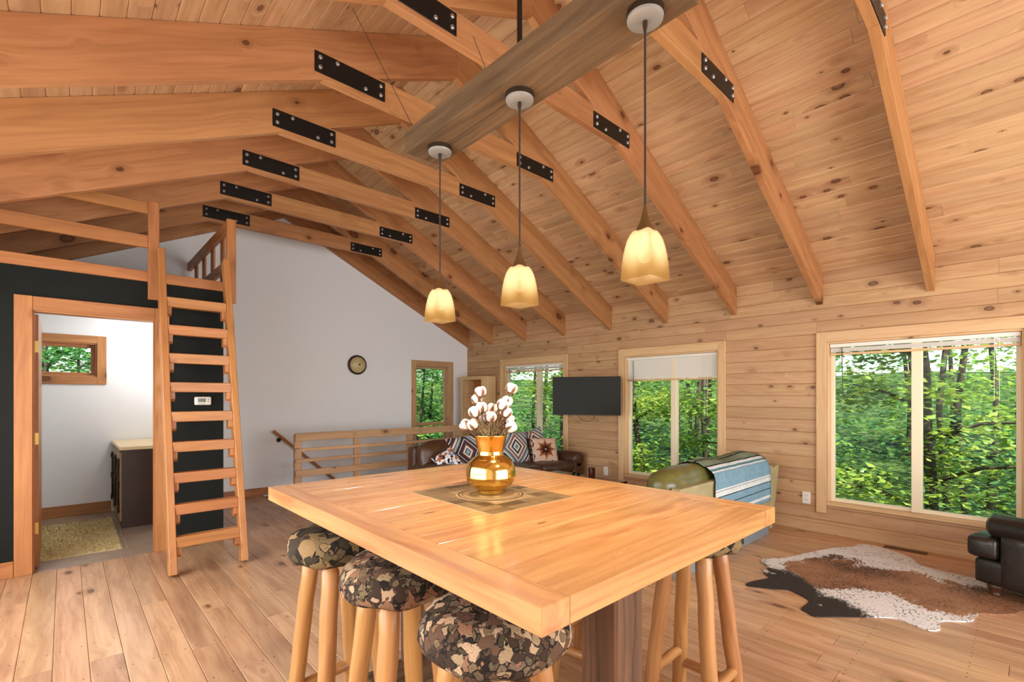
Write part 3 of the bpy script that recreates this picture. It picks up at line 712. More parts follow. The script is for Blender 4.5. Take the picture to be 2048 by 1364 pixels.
# loft railings
lr = thing('loft_guard_rail', (0.1, 5.125, 2.42), 'two-bar pine guard rail on the front edge of the loft', 'railing')
bar('post', (0.56, 5.124, 2.18), (0.56, 5.124, 3.02), 0.078, 0.042, M['trim'], lr, up=(0, -1, 0))
bar('top_rail', (-0.26, 5.126, 2.955), (0.52, 5.126, 2.955), 0.092, 0.036, M['trim'], lr, up=(0, -1, 0))
bar('mid_rail', (-0.86, 5.126, 2.67), (0.52, 5.126, 2.67), 0.105, 0.036, M['trim'], lr, up=(0, -1, 0))
ls = thing('loft_side_railing', (1.14, 6.1, 2.42), 'slatted pine railing along the open side of the loft behind the ladder', 'railing')
bar('post', (1.148, 5.122, 2.23), (1.148, 5.122, 3.015), 0.075, 0.045, M['trim'], ls, up=(0, -1, 0))
bar('top_rail', (1.135, 5.146, 2.955), (1.135, 7.10, 2.955), 0.04, 0.10, M['trim'], ls)
bar('lower_rail', (1.135, 5.146, 2.60), (1.135, 7.10, 2.60), 0.04, 0.09, M['trim'], ls)
for i in range(4):
    y = 5.52+i*0.44
    bar('baluster', (1.165, y, 2.43), (1.165, y, 2.93), 0.14, 0.018, M['trim'], ls, up=(1, 0, 0), bevel=0.002)

# ------------------------------------------------------------------ hanging timber beam with pendants
BX = 1.281
hb = thing('hanging_beam', (BX, 1.34, 2.51), 'weathered timber beam hung flat above the table by a black rod', 'beam')
def rough_beam(x0, x1, y0, y1, z0, z1, n=22):
    r = random.Random(9); mb = MB(); vs = []; prof = [(x0, z0), (x1, z0), (x1, z1), (x0, z1)]
    prof = [(x0+0.006, z0), ((x0+x1)/2, z0), (x1-0.006, z0), (x1, z0+0.006), (x1, z1-0.008), (x1-0.01, z1), (x0+0.01, z1), (x0, z1-0.008), (x0, z0+0.007)]
    m = len(prof)
    for i in range(n+1):
        y = y0+(y1-y0)*i/n
        for px, pz in prof: vs.append((px+r.uniform(-1, 1)*0.0015, y, pz+r.uniform(-1, 1)*0.0012))
    fs = [tuple(range(m)), tuple(n*m+k for k in range(m-1, -1, -1))]
    for i in range(n):
        for k in range(m): fs.append((i*m+k, i*m+(k+1) % m, (i+1)*m+(k+1) % m, (i+1)*m+k))
    return mb.add(vs, fs)
build('timber', rough_beam(1.186, 1.377, 0.668, 2.02, 2.51, 2.622), M['old'], hb, xdir=(0, 1, 0))
build('rod', MB().tube([(BX, 1.334, 2.60), (BX, 1.334, zc(BX)-0.002)], 0.0105, 10), M['black'], hb, smooth=True)
build('wire', MB().tube([(BX-0.05, 1.99, 2.60), (1.176, 2.57, zc(1.176)-0.16)], 0.0016, 5), M['cord'], hb)
build('wire', MB().tube([(BX+0.05, 1.52, 2.60), (1.62, 2.05, 3.30)], 0.0016, 5), M['cord'], hb)
def sq_ring(h, z, r=0.25, n=1):
    # rounded square outline
    pts = []; c = h*(1-r)
    for qx, qy, a0 in ((1, 1, 0), (-1, 1, 90), (-1, -1, 180), (1, -1, 270)):
        for k in range(n+1):
            a = math.radians(a0+90*k/n); pts.append((qx*c+h*r*math.cos(a), qy*c+h*r*math.sin(a), z))
    return pts
def pendant(y, label):
    t = thing('pendant_lamp', (BX, y, 2.51), label, 'pendant lamp', 'pendant lamps on the beam')
    cn = build('canopy', MB().lathe([(0.056, 0.0), (0.056, -0.018), (0.054, -0.0185)], 32, Matrix.Translation((BX, y, 2.509))), M['darkbronze'], t, smooth=True)
    build('canopy_plate', MB().lathe([(0.0545, -0.0186), (0.053, -0.0255), (0.050, -0.0275), (0.012, -0.028)], 32, Matrix.Translation((BX, y, 2.509))), M['nickel'], cn, smooth=True)
    build('strain_relief', MB().lathe([(0.007, -0.026), (0.008, -0.04), (0.004, -0.06)], 12, Matrix.Translation((BX, y, 2.509))), M['darkbronze'], cn, smooth=True)
    build('cord', MB().tube([(BX, y, 2.46), (BX, y, 1.905)], 0.0035, 8), M['cord'], t, smooth=True)
    build('socket_cap', MB().lathe([(0.005, 1.925), (0.008, 1.905), (0.015, 1.878), (0.026, 1.856), (0.030, 1.846), (0.028, 1.842)], 20, Matrix.Translation((BX, y, 0))), M['bronze'], t, smooth=True)
    prof = [(0.0535, 1.700), (0.0530, 1.720), (0.0510, 1.748), (0.0480, 1.775), (0.0440, 1.800), (0.0390, 1.822), (0.0330, 1.838), (0.0270, 1.848)]
    mb = MB(); vs = []; m = 8
    for h, z in prof: vs += [Vector(p)+Vector((BX, y, 0)) for p in sq_ring(h, z, 0.07)]
    fs = []
    for i in range(len(prof)-1):
        for k in range(m): fs.append((i*m+k, i*m+(k+1) % m, (i+1)*m+(k+1) % m, (i+1)*m+k))
    mb.add(vs, fs)
    sh = build('shade', mb, M['shade'], t, smooth=True, noflip=True)
    so = sh.modifiers.new('thick', 'SOLIDIFY'); so.thickness = 0.003
    build('bulb', MB().lathe([(0.004, 1.752), (0.016, 1.757), (0.021, 1.772), (0.018, 1.79), (0.011, 1.805), (0.010, 1.842)], 14, Matrix.Translation((BX, y, 0))), M['bulb'], t, smooth=True)
    light('pendant_light', 'POINT', (BX, y, 1.735), (0, 0, 0), PEND, (1.0, 0.89, 0.75), shadow_soft_size=0.035)
PEND = 19
pendant(1.870, 'cream glass pendant lamp farthest along the beam, nearest the white wall')
pendant(1.334, 'cream glass pendant lamp hanging from the middle of the beam')
pendant(0.788, 'cream glass pendant lamp nearest the viewer, largest of the three')

# ------------------------------------------------------------------ dining table
TX0, TX1, TY0, TY1, TZ = 0.66, 1.887, 0.627, 2.295, 0.95
tb = thing('dining_table', ((TX0+TX1)/2, (TY0+TY1)/2, 0), 'thick square-edged glossy pine dining table with a slate tile inlay', 'table')
bw = 0.082
def tboard(p0, p1, w, name='top_board'): return bar(name, p0, p1, w-0.0006, 0.058, M['table'], tb, bevel=0.0015)
zc_ = TZ-0.029
tboard((TX0+bw/2, TY0, zc_), (TX0+bw/2, TY1, zc_), bw, 'end_board'); tboard((TX1-bw/2, TY0+0.0, zc_), (TX1-bw/2, TY1, zc_), bw, 'end_board')
n = 18; wd = (TY1-TY0)/n
for i in range(n): tboard((TX0+bw+0.0004, TY0+(i+0.5)*wd, zc_), (TX1-bw-0.0004, TY0+(i+0.5)*wd, zc_), wd)
ix0, ix1, iy0, iy1 = 1.058, 1.485, 1.235, 1.753
bed = build('inlay_bed', MB().box(ix0, ix1, iy0, iy1, TZ-0.002, TZ+0.0012), plain('inlay_grout', (178, 150, 108), 0.6), tb)
r = random.Random(4); nx, ny = 8, 10; cw, chh = (ix1-ix0)/nx, (iy1-iy0)/ny
used = set()
for i in range(nx):
    for j in range(ny):
        if (i, j) in used: continue
        if 2 <= i <= 5 and 2 <= j <= 7: continue
        sx = sy = 1
        q = r.random()
        if q < 0.3 and i+1 < nx and (i+1, j) not in used and not (2 <= i+1 <= 5 and 2 <= j <= 7): sx = 2
        elif q < 0.6 and j+1 < ny and (i, j+1) not in used and not (2 <= i <= 5 and 2 <= j+1 <= 7): sy = 2
        for a in range(sx):
            for b in range(sy): used.add((i+a, j+b))
        build('tile', MB().box(ix0+i*cw+0.0015, ix0+(i+sx)*cw-0.0015, iy0+j*chh+0.0015, iy0+(j+sy)*chh-0.0015, TZ, TZ+0.0026), M['slate'], bed)
cxm, cym = (ix0+ix1)/2, (iy0+iy1)/2
for i in range(2):
    for j in range(2):
        build('tile', MB().box(cxm+(i-1)*2*cw+0.001, cxm+i*2*cw-0.001, cym+(j-1)*3*chh+0.001, cym+j*3*chh-0.001, TZ, TZ+0.0024), M['sand'], bed)
T_ = Matrix.Translation((cxm, cym, TZ))
build('medallion', MB().lathe([(0.142, 0.0026), (0.141, 0.0034), (0.003, 0.0034)], 48, T_), M['sand'], bed)
for r0, r1 in ((0.134, 0.127), (0.118, 0.115)):
    build('medallion_ring', MB().lathe([(r0, 0.003), (r0, 0.0040), (r1, 0.0040), (r1, 0.003)], 48, T_, False, False), plain('ring_slate', (88, 66, 42), 0.4), bed)
for y in (0.90, 2.02):
    bar('pedestal_post', (1.27, y, 0.05), (1.27, y, TZ-0.09), 0.145, 0.135, M['oldpost'], tb, up=(0, 1, 0), bevel=0.008)
    bar('pedestal_foot', (1.00, y, 0.035), (1.54, y, 0.035), 0.15, 0.07, M['oldpost'], tb, bevel=0.008)
    bar('pedestal_head', (0.95, y, TZ-0.075), (1.59, y, TZ-0.075), 0.15, 0.034, M['oldpost'], tb, bevel=0.005)
bar('stretcher', (1.27, 0.97, 0.20), (1.27, 1.95, 0.20), 0.05, 0.14, M['oldpost'], tb, bevel=0.006)

# ------------------------------------------------------------------ log stools
def log(p0, p1, r0, r1, name, parent, seed, taper=0.75):
    rn = random.Random(seed); p0, p1 = Vector(p0), Vector(p1); n = 9; pts = []; rs = []
    for i in range(n+1):
        f = i/n; p = p0.lerp(p1, f)+Vector((rn.uniform(-1, 1), rn.uniform(-1, 1), 0))*0.0022
        pts.append(p); q = r0+(r1-r0)*f
        if i == 0 or i == n: q *= taper
        rs.append(q*rn.uniform(0.96, 1.04))
    pts[0], pts[-1] = p0, p1
    L = (p1-p0); pts.insert(1, p0+L*0.025); rs.insert(1, r0); pts.insert(-1, p1-L*0.025); rs.insert(-1, r1)
    return build(name, MB().tube(pts, rs, 12), M['log'], parent, xdir=p1-p0, smooth=True)
def stool(cx, cy, label, fabric, seed, rot=0.0):
    t = thing('log_stool', (cx, cy, 0), label, 'stool', 'log bar stools around the table')
    H = 0.735; feet = []; tops = []
    for k in range(4):
        a = math.pi/4+k*math.pi/2+rot
        tp = Vector((cx+0.105*math.cos(a), cy+0.105*math.sin(a), H-0.012)); ft = Vector((cx+0.195*math.cos(a), cy+0.195*math.sin(a), 0.0))
        tops.append(tp); feet.append(ft)
        log(tp, ft, 0.031, 0.029, 'leg', t, seed*10+k)
    for k in range(4):
        f = 0.70 if k % 2 == 0 else 0.78
        a = tops[k].lerp(feet[k], f); b = tops[(k+1) % 4].lerp(feet[(k+1) % 4], f)
        log(a, b, 0.021, 0.021, 'rung', t, seed*20+k, 0.6)
    build('seat_board', MB().lathe([(0.135, H-0.006), (0.145, H), (0.145, H+0.018), (0.14, H+0.026)], 28, Matrix.Translation((cx, cy, 0))), M['log'], t, smooth=True)
    rn = random.Random(seed); prof = [(0.150, 0.0), (0.168, -0.006), (0.180, 0.006), (0.187, 0.026), (0.184, 0.052), (0.170, 0.078), (0.140, 0.094), (0.09, 0.102), (0.03, 0.104)]
    mb = MB().lathe([(a, H+0.008+b) for a, b in prof], 36, Matrix.Translation((cx, cy, 0)))
    ph = [rn.uniform(0, 6) for _ in range(4)]
    for v in mb.v:
        d = Vector((v.x-cx, v.y-cy, 0)); a = math.atan2(d.y, d.x)
        f = 1+0.016*math.sin(5*a+ph[0])+0.010*math.sin(11*a+ph[1])
        v.x = cx+d.x*f; v.y = cy+d.y*f; v.z += 0.004*math.sin(7*a+ph[2])*(d.length/0.18)
    build('cushion', mb, M[fabric], t, smooth='all')
stool(0.785, 0.905, 'log stool with leaf-print cushion nearest the table corner facing the viewer', 'leaf1', 1, 0.12)
stool(0.79, 1.375, 'log stool with leaf-print cushion in the middle of the left row', 'leaf2', 2, -0.05)
stool(0.785, 1.835, 'log stool with dark wildlife-print cushion farthest along the left row', 'scene', 3, 0.1)
stool(1.915, 0.95, 'log stool on the window side of the table, nearest its right corner', 'scene', 4, 0.02)
stool(1.86, 1.44, 'log stool half hidden under the window side of the table', 'leaf2', 5, 0.2)

# ------------------------------------------------------------------ brass vase with cotton stems
VX, VY = 1.285, 1.51
va = thing('brass_vase', (VX, VY, TZ), 'polished brass spittoon vase standing on the slate inlay', 'vase')
vp = [(0.052, 0.0), (0.056, 0.004), (0.053, 0.012), (0.060, 0.020), (0.084, 0.034), (0.097, 0.052), (0.101, 0.066), (0.103, 0.070), (0.1015, 0.074), (0.102, 0.09), (0.099, 0.108), (0.090, 0.128), (0.074, 0.144), (0.060, 0.152), (0.053, 0.156), (0.054, 0.162), (0.052, 0.168), (0.0515, 0.172)]
build('body', MB().lathe([(a, TZ+0.0042+b) for a, b in vp], 48, Matrix.Translation((VX, VY, 0)), True, False), M['brass'], va, smooth='all')
build('neck', MB().lathe([(a, TZ+0.0042+b) for a, b in [(0.0515, 0.172), (0.055, 0.186), (0.061, 0.210), (0.067, 0.234), (0.069, 0.238), (0.066, 0.238), (0.059, 0.212), (0.052, 0.186), (0.048, 0.17)]], 48, Matrix.Translation((VX, VY, 0)), False, False), M['brass'], va, smooth='all')
bq = thing('cotton_bouquet', (VX, VY, TZ+0.2), 'dried cotton stems with white bolls and grass in the brass vase', 'dried flowers')
F_ = Vector((0.6812, 0.7321, 0)); R_ = Vector((0.7321, -0.6812, 0))
bolls = [(961, 784), (954, 799), (949, 824), (963, 815), (984, 818), (1005, 810), (1014, 803), (1023, 777), (1012, 825), (1017, 838), (1022, 854), (931, 850), (946, 849), (981, 834), (1001, 836), (970, 838)]
dv = VX*F_.x+VY*F_.y; r = random.Random(12)
base_p = Vector((VX, VY, TZ+0.235))
for i, (px, py) in enumerate(bolls):
    d = dv+r.uniform(-0.05, 0.05); p = F_*d+R_*((px-1024)/961.85*d); p.z = HC-(py-793)/961.85*d
    ax = (p-base_p+Vector((r.uniform(-0.03, 0.03), r.uniform(-0.03, 0.03), 0.02))).normalized()
    q = ax.to_track_quat('Z', 'Y').to_matrix().to_4x4(); q.translation = p
    mb = MB()
    for k in range(4):
        a = k*math.pi/2+0.4*i; c = Vector((0.0105*math.cos(a), 0.0105*math.sin(a), 0.002))
        vs = []; fs = []; nu, nv = 8, 6
        for iv in range(nv+1):
            th = math.pi*iv/nv
            for iu in range(nu):
                f = 2*math.pi*iu/nu; vs.append(c+Vector((0.0155*math.sin(th)*math.cos(f), 0.0155*math.sin(th)*math.sin(f), 0.0205*math.cos(th))))
        for iv in range(nv):
            for iu in range(nu): fs.append((iv*nu+iu, iv*nu+(iu+1) % nu, (iv+1)*nu+(iu+1) % nu, (iv+1)*nu+iu))
        mb.add(vs, fs, q)
    bo = build('boll', mb, M['cotton'], bq, smooth='all')
    mb = MB()
    for k in range(4):
        a = k*math.pi/2+0.4*i+math.pi/4; ca, sa = math.cos(a), math.sin(a)
        P_ = [(0.003, -0.025), (0.016, -0.018), (0.0265, 0.0), (0.025, 0.016)]
        vs = []
        for rr, zz_ in P_:
            w = 0.006 if zz_ < 0.01 else 0.001
            vs += [(rr*ca-w*sa, rr*sa+w*ca, zz_), (rr*ca+w*sa, rr*sa-w*ca, zz_)]
        mb.add(vs, [(0, 1, 3, 2), (2, 3, 5, 4), (4, 5, 7, 6)], q)
    build('calyx', mb, M['husk'], bo, noflip=True)
    s0 = base_p+Vector((r.uniform(-0.03, 0.03), r.uniform(-0.03, 0.03), -0.03)); mid = s0.lerp(p-ax*0.018, 0.5)+Vector((r.uniform(-0.01, 0.01), r.uniform(-0.01, 0.01), 0.008))
    build('stem', MB().tube([s0, mid, p-ax*0.018], [0.0022, 0.0018, 0.0015], 5), M['husk'], bq, smooth='all')
mb = MB()
for i in range(260):
    a = r.uniform(0, 6.28); sp = r.uniform(0.01, 0.085); L = r.uniform(0.04, 0.10) if i < 220 else r.uniform(0.09, 0.14)
    s0 = base_p+Vector((r.uniform(-0.045, 0.045), r.uniform(-0.045, 0.045), -0.015)); e = s0+Vector((math.cos(a)*sp, math.sin(a)*sp, L))
    m_ = s0.lerp(e, 0.5)+Vector((r.uniform(-0.012, 0.012), r.uniform(-0.012, 0.012), 0.012))
    mb.tube([s0, m_, e], [0.0011, 0.0010, 0.0005], 3, False)
props(build('dried_grass', mb, M['dry'], bq), kind='stuff')
# ------------------------------------------------------------------ stair railing and handrail by the white wall
sr = thing('stair_railing', (3.3, 6.09, 0), 'horizontal-bar pine railing guarding the stairwell by the white wall', 'railing')
RY = 6.085
for x in (2.095, 2.86, 3.66, 4.53): bar('post', (x, RY+0.03, 0), (x, RY+0.03, 0.885), 0.085, 0.05, M['wall'], sr, up=(0, -1, 0))
for z, h, nm in ((0.853, 0.098, 'top_rail'), (0.694, 0.042, 'bar'), (0.563, 0.042, 'bar'), (0.406, 0.082, 'lower_rail')):
    bar(nm, (2.052, RY-0.012, z), (4.575, RY-0.012, z), h, 0.032, M['wall'], sr, up=(0, -1, 0), bevel=0.004)
hr = thing('stair_handrail', (2.1, 7.06, 0.877), 'round wooden handrail sloping down the white wall into the stairwell', 'handrail')
build('rail', MB().tube([(2.10, 7.065, 0.877), (2.88, 7.065, 0.175), (4.30, 7.065, -1.10)], 0.02, 12), M['trim'], hr, xdir=(0.74, 0, -0.67), smooth=True)
for x, z in ((2.19, 0.796), (3.6, -0.47)):
    b = MB().lathe([(0.03, 0), (0.03, 0.006), (0.012, 0.012)], 16, Matrix.Translation((x, YW, z-0.055)) @ Matrix.Rotation(math.pi/2, 4, 'X'))
    b.tube([(x, YW-0.005, z-0.055), (x, 7.075, z-0.055), (x, 7.065, z-0.02)], 0.008, 8)
    build('bracket', b, M['black'], hr, smooth=True)
# wall light on the white wall
wlg = thing('wall_light', (3.335, YW, 1.842), 'round flush light with bronze rim and cream glass on the white wall', 'wall light')
Q = Matrix.Translation((3.335, YW, 1.842)) @ Matrix.Rotation(math.pi/2, 4, 'X')
build('rim', MB().lathe([(0.135, 0.0), (0.148, 0.012), (0.152, 0.03), (0.146, 0.045), (0.128, 0.052), (0.122, 0.05)], 40, Q, True, False), M['darkbronze'], wlg, smooth='all')
build('glass_bowl', MB().lathe([(0.125, 0.048), (0.118, 0.066), (0.095, 0.085), (0.06, 0.098), (0.02, 0.104), (0.004, 0.105)], 40, Q, False, True), M['alab'], wlg, smooth='all')
build('finial', MB().lathe([(0.013, 0.104), (0.014, 0.110), (0.008, 0.120)], 14, Q), M['darkbronze'], wlg, smooth='all')
# thermostat
th = thing('thermostat', (0.927, YD, 1.31), 'cream wall thermostat on the dark wall behind the ladder', 'thermostat')
build('housing', MB().box(0.862, 0.994, YD-0.026, YD, 1.272, 1.348), M['plastic'], th, bevel=0.012, seg=3)
build('display', MB().box(0.888, 0.948, YD-0.0275, YD-0.025, 1.298, 1.332), plain('lcd', (104, 104, 84), 0.3), th)
for z in (1.326, 1.306): build('button', MB().lathe([(0.009, 0), (0.009, 0.004), (0.006, 0.006)], 3, Matrix.Translation((0.967, YD-0.025, z)) @ Matrix.Rotation(math.pi/2, 4, 'X') @ Matrix.Rotation(math.pi/2 if z > 1.31 else -math.pi/2, 4, 'Z')), plain('button_grey', (140, 136, 126), 0.5), th)
for x in (0.893, 0.912, 0.931): build('button', MB().box(x, x+0.012, YD-0.0275, YD-0.025, 1.280, 1.286), bpy.data.materials['button_grey'], th)
# outlets on the pine wall, floor register
def outlet(y, z, label):
    t = thing('wall_outlet', (XP, y, z), label, 'outlet', 'white wall outlets')
    build('cover_plate', MB().box(XP-0.006, XP, y-0.038, y+0.038, z-0.06, z+0.06), M['plastic'], t, bevel=0.003)
    for dz in (-0.02, 0.02):
        s = build('socket', MB().box(XP-0.0085, XP-0.006, y-0.018, y+0.018, z+dz-0.014, z+dz+0.014), M['plastic'], t, bevel=0.002)
        m = MB()
        for dy in (-0.007, 0.007): m.box(XP-0.0092, XP-0.0084, y+dy-0.0015, y+dy+0.0015, z+dz-0.004, z+dz+0.007)
        build('slot', m, M['black'], s)
outlet(1.536, 0.326, 'white outlet plate on the pine wall left of the widest window')
outlet(4.0, 0.315, 'white outlet plate low on the pine wall below the television')
fv = thing('floor_register', (5.40, 0.74, 0), 'narrow slotted floor vent between cowhide rug and window wall', 'vent')
build('frame', MB().box(5.36, 5.45, 0.59, 0.89, 0.0, 0.004), M['bronze'], fv, bevel=0.001)
for i in range(14): build('slot', MB().box(5.372, 5.438, 0.605+i*0.02, 0.613+i*0.02, 0.004, 0.0055), M['black'], fv)

# ------------------------------------------------------------------ blinds
def blind(w, zbot, label, wand):
    a, b = w['y'][0]+0.022, w['y'][1]-0.022; x = XP+0.045
    t = thing('window_blind', (x, (a+b)/2, Z1-0.02), label, 'blind', 'window blinds')
    build('headrail', MB().box(x-0.022, x+0.022, a, b, Z1-0.055, Z1-0.02), M['blind'], t, bevel=0.003)
    n = 26; top = Z1-0.062
    dz = (top-zbot-0.02)/n
    ang = math.radians(62) if dz > 0.006 else 0.0
    for i in range(n):
        z = top-dz*(i+0.5); M4 = Matrix.Translation((x, (a+b)/2, z)) @ Matrix.Rotation(ang, 4, 'Y')
        L = (b-a)/2-0.004
        build('slat', MB().box(-0.0125, 0.0125, -L, L, -0.0005, 0.0005, M4), M['blind'], t)
    build('bottom_rail', MB().box(x-0.014, x+0.014, a, b, zbot-0.012, zbot+0.010), M['pale'], t, xdir=(0, 1, 0), bevel=0.003)
    build('wand', MB().tube([(x-0.028, b-0.10, Z1-0.06), (x-0.030, b-0.11, wand)], 0.004, 6), plain('wand_%s' % round(a, 2), (60, 56, 50), 0.4), t)
    for yy in (a+0.12, a+0.15): build('pull_cord', MB().tube([(x-0.026, yy, Z1-0.06), (x-0.027, yy, zbot-0.45)], 0.0015, 5), M['blind'], t)
blind(WIN[2], 1.765, 'raised white blind stacked at the top of the widest window', 1.35)
blind(WIN[1], 1.565, 'half-lowered white blind on the middle window beside the television', 1.30)
blind(WIN[0], 1.765, 'raised white blind stacked at the top of the window behind the brown sofa', 1.35)

# ------------------------------------------------------------------ television
tv = thing('television', (5.0, 3.95, 1.357), 'flat black television on a swing arm between two windows', 'television')
dt = Vector((0.44, -0.80, 0)).normalized(); nt = Vector((-dt.y, dt.x, 0)); nt = nt if nt.x < 0 else -nt
Mt = Matrix((dt, -nt, Vector((0, 0, 1)))).transposed().to_4x4(); Mt.translation = (5.0, 3.95, 1.357)
hw, hh = 0.445, 0.252
build('screen', MB().box(-hw+0.006, hw-0.006, -0.0225, -0.020, -hh+0.010, hh-0.006, Mt), M['screen'], tv)
build('bezel', MB().box(-hw, hw, -0.020, 0.012, -hh, hh, Mt), M['black'], tv, xdir=dt, bevel=0.003)
build('rear_housing', MB().box(-0.30, 0.30, 0.012, 0.045, -0.2, 0.14, Mt), M['black'], tv, xdir=dt, bevel=0.008)
arm = MB().tube([Mt @ Vector((0, 0.04, 0)), (5.30, 4.05, 1.357), (5.49, 3.99, 1.357)], 0.018, 8); arm.box(XP-0.02, XP, 3.93, 4.05, 1.25, 1.46)
build('wall_arm', arm, M['black'], tv)
build('cable', MB().tube([Mt @ Vector((-0.13, 0.03, -0.24)), Mt @ Vector((-0.06, 0.06, -0.32)), Mt @ Vector((0.0, 0.1, -0.34)), Mt @ Vector((0.08, 0.06, -0.31)), Mt @ Vector((0.12, 0.03, -0.24))], 0.003, 6), M['black'], tv, smooth=True)

# ------------------------------------------------------------------ bookcase in the corner
bk = thing('corner_bookcase', (5.35, 6.61, 0), 'tall open pine bookcase in the corner by the white wall', 'bookcase')
bx0, bx1, by0, by1, bz = 5.205, 5.478, 6.30, 6.92, 1.70
for y in (by0+0.011, by1-0.011): build('side_panel', MB().box(bx0, bx1, y-0.011, y+0.011, 0, bz), M['pale'], bk, xdir=(0, 0, 1), bevel=0.002)
build('back_panel', MB().box(bx1-0.01, bx1-0.001, by0+0.022, by1-0.022, 0.06, bz-0.02), M['trim'], bk, xdir=(0, 0, 1))
build('top_panel', MB().box(bx0, bx1, by0+0.022, by1-0.022, bz-0.024, bz), M['pale'], bk, xdir=(0, 1, 0))
for y0, y1 in ((by0, by0+0.05), (by1-0.05, by1)): build('face_frame', MB().box(bx0-0.018, bx0, y0, y1, 0, bz), M['pale'], bk, xdir=(0, 0, 1), bevel=0.002)
build('face_frame', MB().box(bx0-0.018, bx0, by0+0.05, by1-0.05, bz-0.06, bz), M['pale'], bk, xdir=(0, 1, 0), bevel=0.002)
for z in (1.375, 1.13, 0.90, 0.66, 0.42, 0.16): build('shelf', MB().box(bx0+0.002, bx1-0.012, by0+0.023, by1-0.023, z-0.018, z), M['pale'], bk, xdir=(0, 1, 0), bevel=0.002)

# ------------------------------------------------------------------ brown leather sofa and its pillows
sf = thing('leather_sofa', (4.25, 4.78, 0), 'dark brown leather three-seat sofa with rolled arms in front of the railing', 'sofa')
build('base', MB().soft((4.25, 4.80, 0.19), (2.20, 0.88, 0.26), 0.03), M['brownleather'], sf, smooth='all')
for x in (3.21, 5.29):
    build('arm', MB().soft((x, 4.76, 0.27), (0.20, 0.92, 0.42), 0.04).tube([(x, 4.30, 0.47), (x, 4.32, 0.47), (x, 5.18, 0.47), (x, 5.2, 0.47)], [0.095, 0.105, 0.105, 0.095], 18), M['brownleather'], sf, smooth='all')
build('back_frame', MB().soft((4.25, 5.17, 0.42), (2.3, 0.18, 0.66), 0.06), M['brownleather'], sf, smooth='all')
for i in range(3):
    x = 3.60+i*0.65
    build('seat_cushion', MB().soft((x, 4.67, 0.375), (0.64, 0.72, 0.15), 0.05, 0.02, wob=0.003, seed=i), M['brownleather'], sf, smooth='all')
    Mx = Matrix.Translation((x-0.12 if i == 0 else x, 4.98, 0.61)) @ Matrix.Rotation(math.radians(-12), 4, 'X')
    build('back_cushion', MB().soft((0, 0, 0), (0.66 if i else 0.72, 0.20, 0.36), 0.09, 0.03, M=Mx, wob=0.004, seed=i+5), M['brownleather'], sf, smooth='all')
for x in (3.2, 5.3):
    for y in (4.42, 5.15): build('foot', MB().lathe([(0.03, 0), (0.04, 0.03), (0.035, 0.07)], 14, Matrix.Translation((x, y, 0))), M['darkwood'], sf, smooth='all')
def pillow(name, c, s, tilt, yaw, mat, label, thick=0.12, roll=0.0):
    M4 = Matrix.Translation(c) @ Matrix.Rotation(yaw, 4, 'Z') @ Matrix.Rotation(math.radians(90)-tilt, 4, 'X') @ Matrix.Rotation(roll, 4, 'Z')
    mb = MB(); n = 14; vs = []; fs = []
    for side in (1, -1):
        for i in range(n+1):
            for j in range(n+1):
                u, v = 2*i/n-1, 2*j/n-1
                e = (1-u**4)*(1-v**4); pin = 1-0.06*(1-abs(u)**2)*abs(v)**3
                pin2 = 1-0.06*(1-abs(v)**2)*abs(u)**3
                vs.append(M4 @ Vector((u*s/2*pin2, v*s/2*pin, side*thick/2*max(e, 0)**0.6)))
    m = (n+1)**2
    for k in range(2):
        for i in range(n):
            for j in range(n):
                a = k*m+i*(n+1)+j; f = (a, a+1, a+n+2, a+n+1); fs.append(f if k == 0 else f[::-1])
    mb.add(vs, fs)
    X = M4.to_3x3() @ Vector((1, 0, 0)); Z = M4.to_3x3() @ Vector((0, 0, 1))
    o = build(name, mb, M[mat], None, xdir=X, zdir=Z, smooth='all')
    return props(o, label, 'pillow', 'throw pillows on the brown sofa')
pillow('throw_pillow', (3.70, 4.82, 0.64), 0.46, math.radians(20), -0.25, 'az1', 'navy and rust diamond-weave pillow left of the vase on the brown sofa', roll=0.15)
pillow('throw_pillow', (3.30, 4.64, 0.58), 0.30, math.radians(30), -0.3, 'dots', 'small speckled pillow at the left end of the brown sofa', 0.10, 0.5)
pillow('throw_pillow', (4.55, 4.84, 0.645), 0.46, math.radians(20), -0.2, 'az2', 'pale diamond-weave pillow right of the vase on the brown sofa')
pillow('throw_pillow', (4.90, 4.60, 0.60), 0.38, math.radians(22), -0.5, 'star', 'tan pillow with a dark star medallion at the right of the brown sofa')
pillow('throw_pillow', (5.00, 4.90, 0.68), 0.40, math.radians(20), -0.35, 'az2', 'blue and white woven pillow behind the star pillow', roll=0.3)

# ------------------------------------------------------------------ coffee table with candle and glasses
ct = thing('coffee_table', (4.05, 3.42, 0), 'low dark wood coffee table between the two sofas', 'table')
build('top', MB().box(3.62, 4.40, 2.92, 3.92, 0.415, 0.45), M['darkwood'], ct, xdir=(0, 1, 0), bevel=0.006)
build('apron', MB().box(3.67, 4.35, 2.97, 3.87, 0.34, 0.415), M['darkwood'], ct)
for x in (3.70, 4.32):
    for y in (3.0, 3.84): bar('leg', (x, y, 0), (x, y, 0.41), 0.06, 0.06, M['darkwood'], ct, up=(0, 1, 0))
cj = thing('candle_jar', (4.33, 3.34, 0.45), 'dark amber candle jar on the coffee table', 'candle')
build('jar', MB().lathe([(0.036, 0.4505), (0.038, 0.456), (0.038, 0.55), (0.034, 0.55), (0.034, 0.51)], 24, Matrix.Translation((4.33, 3.34, 0)), True, False), M['amber'], cj, smooth=True)
build('wax', MB().lathe([(0.0335, 0.47), (0.0335, 0.522), (0.002, 0.522)], 24, Matrix.Translation((4.33, 3.34, 0))), plain('wax', (120, 62, 34), 0.5), cj)
